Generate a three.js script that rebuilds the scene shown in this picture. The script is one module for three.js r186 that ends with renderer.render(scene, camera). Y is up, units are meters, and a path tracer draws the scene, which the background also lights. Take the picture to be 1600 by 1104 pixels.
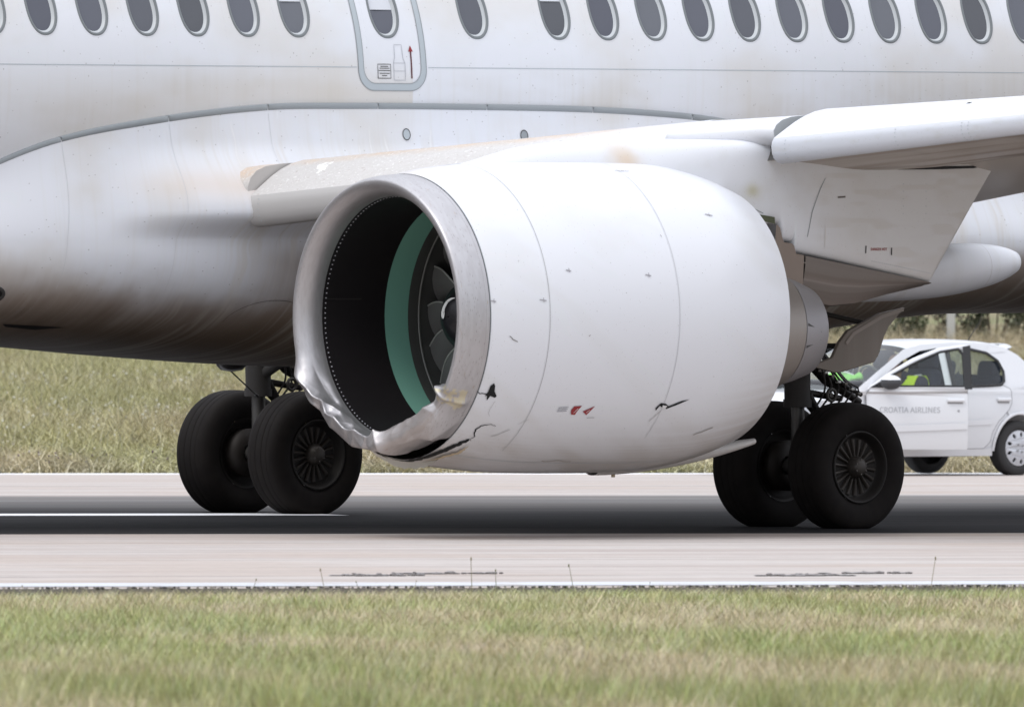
import * as THREE from 'three';
import { mergeGeometries, mergeVertices } from 'three/addons/utils/BufferGeometryUtils.js';
import { MarchingCubes } from 'three/addons/objects/MarchingCubes.js';
import { RoundedBoxGeometry } from 'three/addons/geometries/RoundedBoxGeometry.js';

// ---------------------------------------------------------------- camera, sky, sun, exposure
const scene = new THREE.Scene();
const camera = new THREE.PerspectiveCamera(1.8791, 1024 / 706, 1, 3000);
camera.position.set(-0.2, 3.3, 180);
camera.rotation.order = 'YXZ';
camera.rotation.set(-0.010606, 0, 0.0061);
camera.focus = 182;
camera.userData.fStop = 10;
const renderer = new THREE.WebGLRenderer();
renderer.toneMapping = THREE.LinearToneMapping;
renderer.toneMappingExposure = 1.0;
renderer.shadowMap.enabled = true;
{ // bright overcast sky: zenith about three times the horizon, soft cloud mottling all round
  const w = 256, h = 128, d = new Float32Array(w * h * 4);
  for (let j = 0; j < h; j++) for (let i = 0; i < w; i++) {
    const el = ((j + .5) / h - .5) * Math.PI, az = (i + .5) / w * Math.PI * 2, s = Math.max(0, Math.sin(el));
    const m = 1 + .06 * Math.sin(az * 3 + 4 * s) * Math.cos(el) + .04 * Math.sin(az * 7 - 9 * s + 1) * Math.cos(el);
    const L = 1.84 * (1 + 1.7 * s) / 2.7 * m, k = (j * w + i) * 4;
    d[k] = L * .945; d[k + 1] = L * .985; d[k + 2] = L * 1.085; d[k + 3] = 1;
  }
  const t = new THREE.DataTexture(d, w, h, THREE.RGBAFormat, THREE.FloatType);
  t.mapping = THREE.EquirectangularReflectionMapping; t.magFilter = THREE.LinearFilter; t.needsUpdate = true;
  scene.background = t; scene.environment = t;
}
const sun = new THREE.DirectionalLight(new THREE.Color(1, .965, .91), 0.9);
sun.position.set(-28, 62, 34); sun.target.position.set(0, 0, 0); sun.castShadow = true; sun.shadow.radius = 34;
sun.shadow.camera.left = sun.shadow.camera.bottom = -40; sun.shadow.camera.right = sun.shadow.camera.top = 40; sun.shadow.camera.far = 200;
sun.shadow.mapSize.set(2048, 2048); scene.add(sun, sun.target);

// ---------------------------------------------------------------- helpers
function rng(seed) { let a = seed >>> 0; return () => { a = (a + 0x6d2b79f5) | 0; let t = Math.imul(a ^ (a >>> 15), 1 | a); t = (t + Math.imul(t ^ (t >>> 7), 61 | t)) ^ t; return ((t ^ (t >>> 14)) >>> 0) / 4294967296; }; }
const lerp = (a, b, t) => a + (b - a) * t, clamp = (x, a = 0, b = 1) => Math.min(b, Math.max(a, x));
const sst = (a, b, x) => { const t = clamp((x - a) / (b - a)); return t * t * (3 - 2 * t); };
const rad = (d) => d * Math.PI / 180;
function h2(i, j, s = 0) { let n = Math.imul(i | 0, 374761393) + Math.imul(j | 0, 668265263) + Math.imul(s | 0, 2246822519); n = Math.imul(n ^ (n >>> 13), 1274126177); return ((n ^ (n >>> 16)) >>> 0) / 4294967296; }
function noise(x, y, s = 0) { const i = Math.floor(x), j = Math.floor(y), u = x - i, v = y - j, a = u * u * (3 - 2 * u), b = v * v * (3 - 2 * v); return lerp(lerp(h2(i, j, s), h2(i + 1, j, s), a), lerp(h2(i, j + 1, s), h2(i + 1, j + 1, s), a), b); }
function fbm(x, y, s = 0, o = 4) { let r = 0, a = .5, n = 0; for (let k = 0; k < o; k++) { r += a * noise(x, y, s + k * 17); n += a; a *= .5; x *= 2.03; y *= 2.03; } return r / n; }
function interp(tab, x) { if (x <= tab[0][0]) return tab[0][1]; for (let i = 1; i < tab.length; i++) if (x <= tab[i][0]) { const [a, b] = tab[i - 1], [c, d] = tab[i]; return lerp(b, d, (x - a) / (c - a)); } return tab[tab.length - 1][1]; }
function smooth(tab) { // monotone-ish cubic through a table
  const n = tab.length, m = tab.map((p, i) => { const a = tab[Math.max(0, i - 1)], b = tab[Math.min(n - 1, i + 1)]; return (b[1] - a[1]) / (b[0] - a[0]); });
  return (x) => { if (x <= tab[0][0]) return tab[0][1]; if (x >= tab[n - 1][0]) return tab[n - 1][1]; let i = 1; while (x > tab[i][0]) i++; const [a, b] = tab[i - 1], [c, d] = tab[i], h = c - a, t = (x - a) / h, t2 = t * t, t3 = t2 * t; return (2 * t3 - 3 * t2 + 1) * b + (t3 - 2 * t2 + t) * h * m[i - 1] + (-2 * t3 + 3 * t2) * d + (t3 - t2) * h * m[i]; };
}
const used = {};
function numbered(n) { used[n] = (used[n] ?? -1) + 1; return used[n] ? n + '_' + String(used[n]).padStart(3, '0') : n; }
function shade(o) { o.castShadow = o.receiveShadow = true; return o; }
function part(name, geo, mat, parent) { const o = shade(new THREE.Mesh(geo, mat)); o.name = name; parent.add(o); return o; }
function tag(o, label, category, group, kind) { if (label) o.userData.label = label; if (category) o.userData.category = category; if (group) o.userData.group = group; if (kind) o.userData.kind = kind; return o; }
function struct(name, geo, mat, label) { const o = part(numbered(name), geo, mat, scene); o.userData.kind = 'structure'; if (label) o.userData.label = label; return o; }
const srgb = (c) => c <= .0031308 ? c * 12.92 : 1.055 * Math.pow(c, 1 / 2.4) - .055;
function colourMap(w, h, fn, wrap) { // fn(u, v) -> linear rgb
  const d = new Uint8Array(w * h * 4);
  for (let j = 0; j < h; j++) for (let i = 0; i < w; i++) { const c = fn((i + .5) / w, (j + .5) / h), k = (j * w + i) * 4; for (let q = 0; q < 3; q++) d[k + q] = Math.round(255 * srgb(clamp(c[q]))); d[k + 3] = 255; }
  const t = new THREE.DataTexture(d, w, h); t.colorSpace = THREE.SRGBColorSpace; t.magFilter = THREE.LinearFilter; t.wrapS = t.wrapT = wrap ? THREE.RepeatWrapping : THREE.ClampToEdgeWrapping; t.needsUpdate = true; return t;
}
const mix3 = (a, b, t) => [lerp(a[0], b[0], t), lerp(a[1], b[1], t), lerp(a[2], b[2], t)];
const lin = (r, g, b) => new THREE.Color().setRGB(r, g, b);
function std(r, g, b, rough = .5, metal = 0, extra = {}) { return new THREE.MeshStandardMaterial({ color: lin(r, g, b), roughness: rough, metalness: metal, side: THREE.DoubleSide, ...extra }); }
function phys(r, g, b, rough, extra = {}) { return new THREE.MeshPhysicalMaterial({ color: lin(r, g, b), roughness: rough, side: THREE.DoubleSide, ...extra }); }
// grid of points fn(u, v); u and v run over given arrays or 0..1 in n steps; uv from uvfn or (u, v)
function grid(us, vs, fn, uvfn) {
  if (typeof us === 'number') us = Array.from({ length: us + 1 }, (_, i) => i / us);
  if (typeof vs === 'number') vs = Array.from({ length: vs + 1 }, (_, i) => i / vs);
  const p = [], t = [], ix = [], nv = vs.length;
  us.forEach((u) => vs.forEach((v) => { const q = fn(u, v); p.push(q[0], q[1], q[2]); const w = uvfn ? uvfn(u, v, q) : [u, v]; t.push(w[0], w[1]); }));
  for (let i = 0; i < us.length - 1; i++) for (let j = 0; j < nv - 1; j++) { const a = i * nv + j, b = a + nv; ix.push(a, b, a + 1, b, b + 1, a + 1); }
  const g = new THREE.BufferGeometry(); g.setAttribute('position', new THREE.Float32BufferAttribute(p, 3)); g.setAttribute('uv', new THREE.Float32BufferAttribute(t, 2)); g.setIndex(ix); g.computeVertexNormals();
  if (g.index.count) sealNormals(g); return g;
}
function sealNormals(g) { // share normals between coincident vertices (the seam of closed grids)
  const p = g.attributes.position, n = g.attributes.normal, m = new Map();
  for (let i = 0; i < p.count; i++) { const k = Math.round(p.getX(i) * 2e4) + ',' + Math.round(p.getY(i) * 2e4) + ',' + Math.round(p.getZ(i) * 2e4); if (!m.has(k)) m.set(k, [i]); else m.get(k).push(i); }
  for (const l of m.values()) if (l.length > 1) { let x = 0, y = 0, z = 0; for (const i of l) { x += n.getX(i); y += n.getY(i); z += n.getZ(i); } const q = Math.hypot(x, y, z) || 1; for (const i of l) n.setXYZ(i, x / q, y / q, z / q); }
}
const range = (a, b, n) => Array.from({ length: n + 1 }, (_, i) => a + (b - a) * i / n);
// frame on a surface S(a, b) -> [x, y, z]; the normal points the way of out(p)
function frame(S, a, b, out) {
  const e = 1e-3, p = new THREE.Vector3(...S(a, b)), pa = new THREE.Vector3(...S(a + e, b)).sub(p), pb = new THREE.Vector3(...S(a, b + e)).sub(p), n = pa.cross(pb).normalize();
  if (n.dot(out(p)) < 0) n.negate(); return { p, n };
}
function ribbon(S, out, pts, width, lift, thick = 0) { // a strip of that width following pts on a surface
  const f = pts.map(([a, b]) => frame(S, a, b, out)), pos = [], ix = [];
  f.forEach(({ p, n }, i) => {
    const t = f[Math.min(i + 1, f.length - 1)].p.clone().sub(f[Math.max(i - 1, 0)].p), s = n.clone().cross(t).normalize().multiplyScalar((typeof width === 'function' ? width(i / (f.length - 1)) : width) / 2);
    for (const [k, l] of thick ? [[-1, 0], [-.85, lift], [.85, lift], [1, 0]] : [[-1, lift], [1, lift]]) pos.push(...p.clone().addScaledVector(s, k).addScaledVector(n, l).toArray());
  });
  const m = thick ? 4 : 2;
  for (let i = 0; i < f.length - 1; i++) for (let j = 0; j < m - 1; j++) { const a = i * m + j; ix.push(a, a + m, a + 1, a + m, a + m + 1, a + 1); }
  const g = new THREE.BufferGeometry(); g.setAttribute('position', new THREE.Float32BufferAttribute(pos, 3)); g.setAttribute('uv', new THREE.Float32BufferAttribute(new Float32Array(pos.length / 3 * 2), 2)); g.setIndex(ix); g.computeVertexNormals(); return g;
}
function patch(S, out, outline, lift, uvbox) { // a filled outline lying on a surface
  const v2 = outline.map(([a, b]) => new THREE.Vector2(a, b)), tri = THREE.ShapeUtils.triangulateShape(v2, []), pos = [], uv = [];
  for (const [a, b] of outline) { const { p, n } = frame(S, a, b, out); pos.push(...p.addScaledVector(n, lift).toArray()); uv.push(...(uvbox ? [(a - uvbox[0]) / (uvbox[2] - uvbox[0]), (b - uvbox[1]) / (uvbox[3] - uvbox[1])] : [0, 0])); }
  const g = new THREE.BufferGeometry(); g.setAttribute('position', new THREE.Float32BufferAttribute(pos, 3)); g.setAttribute('uv', new THREE.Float32BufferAttribute(uv, 2)); g.setIndex(tri.flat()); g.computeVertexNormals(); return g;
}
function quadPatch(S, out, a0, b0, a1, b1, lift, n = 8) { return grid(range(0, 1, n), range(0, 1, n), (u, v) => { const { p, n: q } = frame(S, lerp(a0, a1, u), lerp(b0, b1, v), out); return p.addScaledVector(q, lift).toArray(); }); }
function tube(pts, r, seg = 8, n) { const c = new THREE.CatmullRomCurve3(pts.map((p) => new THREE.Vector3(...p))); return new THREE.TubeGeometry(c, n ?? Math.max(2, pts.length * 4), r, seg); }
function bar(a, b, r, r2 = r, seg = 16) { const A = new THREE.Vector3(...a), B = new THREE.Vector3(...b), d = B.clone().sub(A), g = new THREE.CylinderGeometry(r2, r, d.length(), seg); g.applyQuaternion(new THREE.Quaternion().setFromUnitVectors(new THREE.Vector3(0, 1, 0), d.clone().normalize())); const c = A.add(B).multiplyScalar(.5); g.translate(c.x, c.y, c.z); return g; }
function rbox(w, h, d, r, x, y, z) { const g = new RoundedBoxGeometry(w, h, d, 2, r); g.translate(x, y, z); return g; }
function lathe(prof, seg = 64, axis = 'x') { // prof: [along, radius]; turned about x (or z)
  return grid(prof.map((_, i) => i), range(0, 360, seg), (i, a) => { const [l, r] = prof[i], c = r * Math.cos(rad(a)), s = r * Math.sin(rad(a)); return axis === 'x' ? [l, c, s] : [s, c, l]; }, (i, a) => [i / (prof.length - 1), a / 360]);
}
function fixWinding(g) { // turn each face the way its normals point
  const p = g.attributes.position, n = g.attributes.normal, a = new THREE.Vector3(), b = new THREE.Vector3(), c = new THREE.Vector3(), m = new THREE.Vector3();
  for (let i = 0; i < p.count; i += 3) { a.fromBufferAttribute(p, i); b.fromBufferAttribute(p, i + 1).sub(a); c.fromBufferAttribute(p, i + 2).sub(a); m.fromBufferAttribute(n, i); if (b.cross(c).dot(m) < 0) for (const k of Object.keys(g.attributes)) { const q = g.attributes[k], s = q.itemSize; for (let j = 0; j < s; j++) { const t = q.array[(i + 1) * s + j]; q.array[(i + 1) * s + j] = q.array[(i + 2) * s + j]; q.array[(i + 2) * s + j] = t; } } }
}
function merge(list) { return mergeGeometries(list.map((g) => { const q = g.index ? g.toNonIndexed() : g; for (const k of Object.keys(q.attributes)) if (!['position', 'normal', 'uv'].includes(k)) q.deleteAttribute(k); if (!q.attributes.uv) q.setAttribute('uv', new THREE.Float32BufferAttribute(new Float32Array(q.attributes.position.count * 2), 2)); return q; })); }
function lettering(w, h, draw, colour) { // black ground, white letters as an alpha map
  const c = document.createElement('canvas'); c.width = w; c.height = h; const x = c.getContext('2d'); x.fillStyle = '#000'; x.fillRect(0, 0, w, h); x.fillStyle = x.strokeStyle = '#fff'; draw(x, w, h);
  const t = new THREE.CanvasTexture(c); t.magFilter = THREE.LinearFilter; return std(...colour, .6, 0, { alphaMap: t, transparent: true });
}
function sculpt(fn, c, half, res) { // a closed surface where fn(x, y, z) (a distance) is zero
  const mc = new MarchingCubes(res, undefined, false, false, 60000); mc.isolation = 0;
  const s = mc.size, H = s / 2;
  for (let k = 0; k < s; k++) for (let j = 0; j < s; j++) for (let i = 0; i < s; i++) mc.field[i + j * s + k * s * s] = -fn(c[0] + (i - H) / H * half, c[1] + (j - H) / H * half, c[2] + (k - H) / H * half);
  mc.update();
  const n = mc.count, p = new Float32Array(n * 3), q = new Float32Array(n * 3);
  for (let i = 0; i < n; i++) for (let a = 0; a < 3; a++) { p[i * 3 + a] = c[a] + mc.positionArray[i * 3 + a] * half; q[i * 3 + a] = mc.normalArray[i * 3 + a]; }
  let g = new THREE.BufferGeometry(); g.setAttribute('position', new THREE.BufferAttribute(p, 3)); g = mergeVertices(g, 1e-5); g.computeVertexNormals(); g.setAttribute('uv', new THREE.Float32BufferAttribute(new Float32Array(g.attributes.position.count * 2), 2)); return g;
}
const smin = (a, b, k) => { const h = Math.max(k - Math.abs(a - b), 0) / k; return Math.min(a, b) - h * h * k * .25; };
function capsule(x, y, z, a, b, ra, rb) { const bx = b[0] - a[0], by = b[1] - a[1], bz = b[2] - a[2], px = x - a[0], py = y - a[1], pz = z - a[2], t = clamp((px * bx + py * by + pz * bz) / (bx * bx + by * by + bz * bz)); return Math.hypot(px - bx * t, py - by * t, pz - bz * t) - lerp(ra, rb, t); }

// ---------------------------------------------------------------- ground: runway frame u along, v across (v > 0 towards the camera)
const RA = rad(21.8), RU = [Math.cos(RA), -Math.sin(RA)], RV = [Math.sin(RA), Math.cos(RA)];
const uv2w = (u, v) => [u * RU[0] + v * RV[0], u * RU[1] + v * RV[1]];
const w2uv = (x, z) => [x * RU[0] + z * RU[1], x * RV[0] + z * RV[1]];
const VN = 24.4, VF = -43.1; // near and far pavement edges
const paveY = (v) => v > -14 ? 0 : -.36 * sst(-14, -44, v) * 1;
function groundY(u, v) {
  if (v > VN) return -.05 + .02 * (fbm(u * .5, v * .3, 5) - .5) + .12 * sst(VN, VN + 16, v) * fbm(u * .12, v * .09, 9);
  if (v < VF) { const d = VF - v; return -.375 + .0102 * Math.min(d, 62) * sst(0, 14, d) + .02 * Math.max(0, d - 62) + .16 * sst(4, 30, d) * (fbm(u * .09, v * .07, 3) - .5); }
  return paveY(v) - .12;
}
{ // the land under everything, one sheet out to the horizon
  const us = [-1200, -500, -200, -100, -60, ...range(-40, 40, 80), 60, 100, 200, 500, 1200];
  const vs = [-1500, -700, -300, ...range(-160, -46, 60), -44.4, -43.6, VF - .02, VF + .05, -30, -14, 0, 20, VN - .05, VN + .02, ...range(VN + .4, 62, 60), 80, 120, 200, 400, 900];
  const t = colourMap(512, 512, (u, v) => { const a = fbm(u * 24, v * 24, 2), b = fbm(u * 7, v * 7, 4); return mix3(mix3([.20, .175, .095], [.16, .18, .07], sst(.35, .65, b)), [.27, .22, .13], sst(.5, .8, a)); }, true);
  struct('ground', grid(us, vs, (u, v) => { const [x, z] = uv2w(u, v); return [x, groundY(u, v), z]; }, (u, v) => [u / 8, v / 8]), new THREE.MeshStandardMaterial({ map: t, roughness: 1, side: THREE.DoubleSide }), 'dry grassland on both sides of the runway');
}
{ // pavement with rubber-blackened middle
  const span = VN - VF, W = 1024, Hh = 1024, per = 24;
  const t = colourMap(W, Hh, (fu, fv) => {
    const u = fu * per, v = VF + fv * span, P = (k) => k * per; // noise periods are forced by blending two copies
    const tile = (f, kx, ky, s, o) => { const a = f(u * kx, v * ky, s, o), b = f((u - per) * kx, v * ky, s, o), k = sst(per - 3, per, u); return lerp(a, b, k); };
    const fine = tile(fbm, 9, 5, 11, 3), streak = tile(fbm, .22, 5.5, 21, 3), broad = tile(fbm, .35, .8, 31, 3), grit = h2(Math.floor(fu * W), Math.floor(fv * Hh), 7);
    let c = mix3([.43, .375, .345], [.50, .46, .43], sst(.3, .7, streak)); 
    c = mix3(c, [.45, .375, .325], .5 * sst(.45, .7, broad));
    const k = .93 + .12 * fine + .05 * (grit - .5); c = c.map((q) => q * k);
    // lengthwise joints and cracks
    for (const [jv, wd, st] of [[23.0, .06, .45], [20.6, .09, .75], [17.7, .05, .4], [15.1, .05, .4], [12.3, .05, .3], [9.0, .06, .35], [-16, .14, .35], [-20.5, .14, .35], [-26, .2, .4], [-31, .2, .3], [-37, .25, .35]]) {
      const dv = Math.abs(v - jv - .12 * (tile(noise, .8, 0, 40 + jv | 0) - .5)), br = sst(.25, .55, tile(noise, .7, jv, 3));
      if (dv < wd * 1.5) c = mix3(c, [.13, .105, .09], st * br * (1 - sst(wd * .4, wd * 1.5, dv)));
    }
    // tyre rubber either side of the centreline
    const cv = -2.4, wob = .5 * (streak - .5), far = sst(-11.6, -10.5, v + wob), near = 1 - sst(5.3, 5.75, v + .5 * wob);
    let r = far * near; const core = Math.exp(-Math.pow((v - cv - 1.4) / 4.2, 2)); const dep = sst(-11.5, -2.5, v); r *= lerp(.70, .985, dep) - .06 * sst(.5, .75, streak) * (1 - .6 * dep);
    c = mix3(c, mix3([.075, .082, .088], [.012, .012, .0135], dep), r);
    return c;
  }, true);
  const vs = [VF, -38, -32, -26, -20, -17, -14, -8, 0, 8, 16, VN];
  struct('runway', grid([-600, -300, -100, -40, -20, 0, 20, 40, 100, 300, 600], vs, (u, v) => { const [x, z] = uv2w(u, v); return [x, paveY(v), z]; }, (u, v) => [u / per, (v - VF) / span]), new THREE.MeshPhysicalMaterial({ map: t, roughness: .9, specularIntensity: .15, side: THREE.DoubleSide }), 'pale concrete runway blackened by tyre rubber along its middle');
  const edge = grid([-600, 600], [0, 1], (u, k) => { const [x, z] = uv2w(u, VN); return [x, -.16 * k, z]; }); struct('pavement_edge', edge, std(.2, .18, .16, .95));
  const paint = (name, v0, v1, u0, u1, wear, label) => {
    const m = colourMap(1024, 32, (a, b) => { const n = fbm(a * 60, b * 5, wear), f = sst(.62, .74, n); return mix3(wear === 5 ? [.56, .57, .60] : [.76, .76, .77], [.45, .42, .4], f * (wear === 5 ? 1 : .7)); }, true);
    return struct(name, grid(range(u0, u1, 40), [v0, (v0 + v1) / 2, v1], (u, v) => { const [x, z] = uv2w(u, v); return [x, paveY(v) + .004, z]; }, (u, v) => [u / 20, (v - v0) / (v1 - v0)]), new THREE.MeshStandardMaterial({ map: m, roughness: .7, side: THREE.DoubleSide }), label);
  };
  paint('runway_edge_line', VF + .15, VF + 1.35, -300, 300, 3, 'white edge line along the far side of the runway');
  paint('runway_edge_line', 22.75, 23.85, -300, 300, 5, 'white edge line along the near side of the runway');
  paint('runway_centre_line', -2.85, -1.95, -32, -.9, 8, 'thin white centre line dash ending beside the left wheels');
}
// ---------------------------------------------------------------- the aircraft: x runs aft, y up, z out along the left wing; origin on the ground between the main wheels
const plane = new THREE.Group(); plane.name = 'airliner'; plane.rotation.y = rad(42); scene.add(plane);
tag(plane, 'white twin-engine airliner with crumpled engine intake standing on the runway', 'airliner');
const WHITE = [.70, .71, .738];
const M = {
  rubber: std(.045, .045, .047, .8), black: std(.012, .012, .013, .6), seam: std(.30, .30, .31, .7), dark: std(.06, .058, .056, .6), grey: std(.17, .185, .19, .5), strip: std(.27, .29, .30, .55),
  stripe: std(.42, .46, .48, .5), white: phys(...WHITE, .38, { clearcoat: .35, clearcoatRoughness: .2 }), bezel: std(.50, .52, .53, .4), metal: std(.30, .285, .27, .42, .9), steel: std(.16, .145, .13, .5, .8),
  gear: std(.024, .021, .019, .7), red: std(.28, .02, .025, .5), tan: std(.45, .36, .24, .7), hole: std(.006, .006, .006, .9),
};
const out3 = (c) => (p) => new THREE.Vector3(...c).sub(p).negate();
// fuselage: a round tube, its window belt pierced
const FR = 1.80, FY = 3.62;
const fk0 = smooth([[-19.8, .02], [-19.3, .28], [-18, .62], [-16, .89], [-13.8, 1], [7.5, 1], [11, .88], [15, .58], [18.6, .2], [18.9, .03]]);
const fk = (x) => Math.min(1, fk0(x));
const fcy0 = smooth([[-19.8, -.55], [-16, -.14], [-13.8, 0], [7.5, 0], [12, .35], [18.9, .95]]);
const fcy = (x) => x > -13.8 && x < 7.5 ? 0 : fcy0(x);
const fus = (x, th) => { const k = FR * fk(x); return [x, FY + fcy(x) + k * Math.sin(th), k * Math.cos(th)]; };
const fside = (x, y) => [x, y, Math.sqrt(Math.max(.01, FR * FR - (y - FY) * (y - FY)))];
const fout = (p) => new THREE.Vector3(0, p.y - FY, p.z);
const fusUV = (x, y) => [(x + 10) / 16, clamp((y - 2) / 3.2)];
const skinDirt = (x, y, c) => { // thin grime: vertical run-off streaks, speckles
  const st = noise(x * 22, y * 1.1, 3) * .6 + noise(x * 60, y * 2, 5) * .4, bl = fbm(x * 1.2, y * 1.6, 7), sp = h2(Math.floor(x * 140), Math.floor(y * 140), 2);
  c = mix3(c, [.60, .565, .51], .55 * sst(.42, .8, bl) + .16 * sst(.55, .9, st) * sst(4.1, 3.5, y));
  if (sp > .9985) c = mix3(c, [.2, .17, .15], .6); return c;
};
{
  const map = colourMap(2048, 512, (u, v) => { const x = u * 16 - 10, y = 2 + v * 3.2;
    let c = skinDirt(x, y, WHITE);
    const grime = sst(3.95, 3.5, y) * sst(.35, .7, fbm(x * .9, y * 3, 12)) * (.35 + .65 * noise(x * 26, y * .7, 4)); c = mix3(c, [.50, .46, .40], .38 * grime);
    if (x < -3.0) c = mix3(c, [.58, .53, .46], .55 * sst(3.85, 3.5, y) * sst(-8.5, -5, x) * (.5 + fbm(x * 1.5, y * 3, 19))); return c; });
  const skin = new THREE.MeshPhysicalMaterial({ map, roughness: .36, clearcoat: .3, clearcoatRoughness: .22, side: THREE.DoubleSide });
  const y0 = 3.80, y1 = 4.72, t0 = Math.asin((y0 - FY) / FR), t1 = Math.asin((y1 - FY) / FR), X0 = -9.6, X1 = 6.4, list = [];
  const seg = (xs, ths) => grid(xs, ths, fus, (x, t, p) => fusUV(x, p[1]));
  list.push(seg(range(-19.8, X0, 36), range(-Math.PI / 2, Math.PI * 1.5, 96)), seg(range(X1, 18.9, 30), range(-Math.PI / 2, Math.PI * 1.5, 96)), seg(range(X0, X1, 40), range(t1, Math.PI * 1.5, 72)), seg(range(X0, X1, 40), range(-Math.PI / 2, t0, 30)));
  // window centres along the side, the exit window apart from the rest
  const WX = [-8.59, -8.04, -7.493, -6.947, -6.402, -5.856, -5.31, -4.765, -4.22, -3.245, -2.258, -1.345, -0.802, -0.265, 0.27, 0.795, 1.33, 1.86, 2.39, 2.92, 3.445, 3.98, 4.51], WY = 4.245, A = .143, B = .222;
  const sup = (a, b, t) => { const c = Math.cos(t), s = Math.sin(t), n = 2 / 2.25; return [a * Math.sign(c) * Math.abs(c) ** n, b * Math.sign(s) * Math.abs(s) ** n]; };
  let last = X0;
  for (const wx of WX) {
    if (wx - .235 > last + .002) list.push(grid([last, wx - .235], range(y0, y1, 12), fside, (x, y) => fusUV(x, y)));
    last = wx + .235;
    list.push(grid([...range(0, Math.PI * 2, 64), ...[[1, 1], [-1, 1], [-1, -1], [1, -1]].map(([a, b]) => (Math.atan2(b > 0 ? y1 - WY : y0 - WY, a * .235) + Math.PI * 2) % (Math.PI * 2))].sort((a, b) => a - b), [0, .05, .2, .5, 1], (t, k) => { const [ex, ey] = sup(A + .006, B + .006, t), c = Math.cos(t), s = Math.sin(t), q = Math.min(.235 / Math.max(1e-6, Math.abs(c)), (s > 0 ? y1 - WY : WY - y0) / Math.max(1e-6, Math.abs(s))); return fside(wx + lerp(ex, q * c, k), WY + lerp(ey, q * s, k)); }, (t, k, p) => fusUV(p[0], p[1])));
  }
  list.push(grid([last, X1], range(y0, y1, 12), fside, (x, y) => fusUV(x, y)));
  const g = merge(list), P = g.attributes.position, N = g.attributes.normal; // exact normals, so that the pieces show no joins
  for (let i = 0; i < P.count; i++) { const x = P.getX(i); if (x >= X0 - .01 && x <= X1 + .01) { const y = P.getY(i) - FY, z = P.getZ(i), q = Math.hypot(y, z); N.setXYZ(i, 0, y / q, z / q); } }
  fixWinding(g);
  part('fuselage', g, skin, plane);
  part('cabin_lining', grid(range(X0, X1, 8), range(3.5, 5.0, 10), (x, y) => { const p = fside(x, y); return [p[0], p[1], p[2] - .17]; }), std(.26, .27, .31, .8), plane);
  // windows
  const rnd = rng(31), glass = new THREE.MeshPhysicalMaterial({ color: lin(.8, .82, .86), roughness: .06, transmission: 1, thickness: 0, ior: 1.5, side: THREE.DoubleSide });
  const veil = [[.068, 1.2], [.055, 1.15], [.085, 1.22], [.06, 1.32], [.10, 1.15], [.074, 1.26]].map(([k, b]) => phys(k, k * 1.06, k * b * 1.08, .10, { clearcoat: .5, clearcoatRoughness: .04 }));
  const shadeMat = std(.62, .63, .66, .6), frameAt = (x, y, d) => { const { p, n } = frame(fside, x, y, fout); return p.addScaledVector(n, d).toArray(); };
  WX.forEach((wx, i) => {
    const ring = grid(range(0, Math.PI * 2, 64), [0, 1, 2, 3], (t, k) => { const [ex, ey] = sup(A + [-.004, .002, .018, .022][k], B + [-.004, .002, .018, .022][k], t); return frameAt(wx + ex, WY + ey, [-.004, .006, .006, -.002][k]); });
    const w = part('cabin_window', ring, M.grey, plane);
    part('reveal', grid(range(0, Math.PI * 2, 64), [0, 1, 2], (t, k) => { const [ex, ey] = sup(A - [.003, .010, .024][k], B - [.003, .010, .024][k], t); return frameAt(wx + ex, WY + ey, [-.004, -.018, -.027][k]); }), M.bezel, w);
    const pane = []; for (let a = 0; a < 48; a++) { const [ex, ey] = sup(A - .021, B - .021, a / 48 * Math.PI * 2); pane.push([wx + ex, WY + ey]); }
    part('pane', patch(fside, fout, pane, -.0255), veil[(i * 7 + (i >> 2)) % 6], w);
    const sh = { 9: -.015, 8: -.07, 11: -.085 }[i];
    if (sh !== undefined) { const low = pane.filter(([, y]) => y > WY - .02 - sh).map(([x, y]) => [x, y]); if (low.length > 3) { low.sort((p, q) => Math.atan2(p[1] - WY - .1, p[0] - wx) - Math.atan2(q[1] - WY - .1, q[0] - wx)); part('window_shade', patch(fside, fout, low.map(([x, y]) => [lerp(wx, x, .98), y]), -.0235), shadeMat, w); } }
  });
  // skin joints
  part('skin_joint', ribbon(fside, fout, range(-10, -3.61, 40).map((x) => [x, 3.765]), .006, .002), M.stripe, plane);
  part('skin_joint', ribbon(fside, fout, range(-2.83, 6.4, 40).map((x) => [x, 3.765]), .006, .002), M.stripe, plane);
  // overwing exit with its grey border, placard, handle flap outline and arrow
  const dx = -3.225, hw = .372, db = 3.575, dt = 5.0, cr = .17;
  const door = (o) => { const q = [], w = hw - o, r = cr - o * .7; for (const [cx, cy, a0] of [[w - r, dt - o - r, 0], [-(w - r), dt - o - r, 90], [-(w - r), db + o + r, 180], [w - r, db + o + r, 270]]) { for (const a of range(a0, a0 + 90, 10)) q.push([dx + cx + r * Math.cos(rad(a)), cy + r * Math.sin(rad(a))]); const e = q[q.length - 1]; q.push(e); } q.push(q[0]); return q; };
  const dense = (l) => { const q = []; for (let i = 0; i < l.length - 1; i++) { const n = Math.max(1, Math.ceil(Math.hypot(l[i + 1][0] - l[i][0], l[i + 1][1] - l[i][1]) / .08)); for (let k = 0; k < n; k++) q.push([lerp(l[i][0], l[i + 1][0], k / n), lerp(l[i][1], l[i + 1][1], k / n)]); } q.push(l[l.length - 1]); return q.filter((p, i) => !i || Math.hypot(p[0] - q[i - 1][0], p[1] - q[i - 1][1]) > 1e-5); };
  const exit = part('overwing_exit', ribbon(fside, fout, dense(door(.028)), .056, .003), M.stripe, plane);
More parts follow.
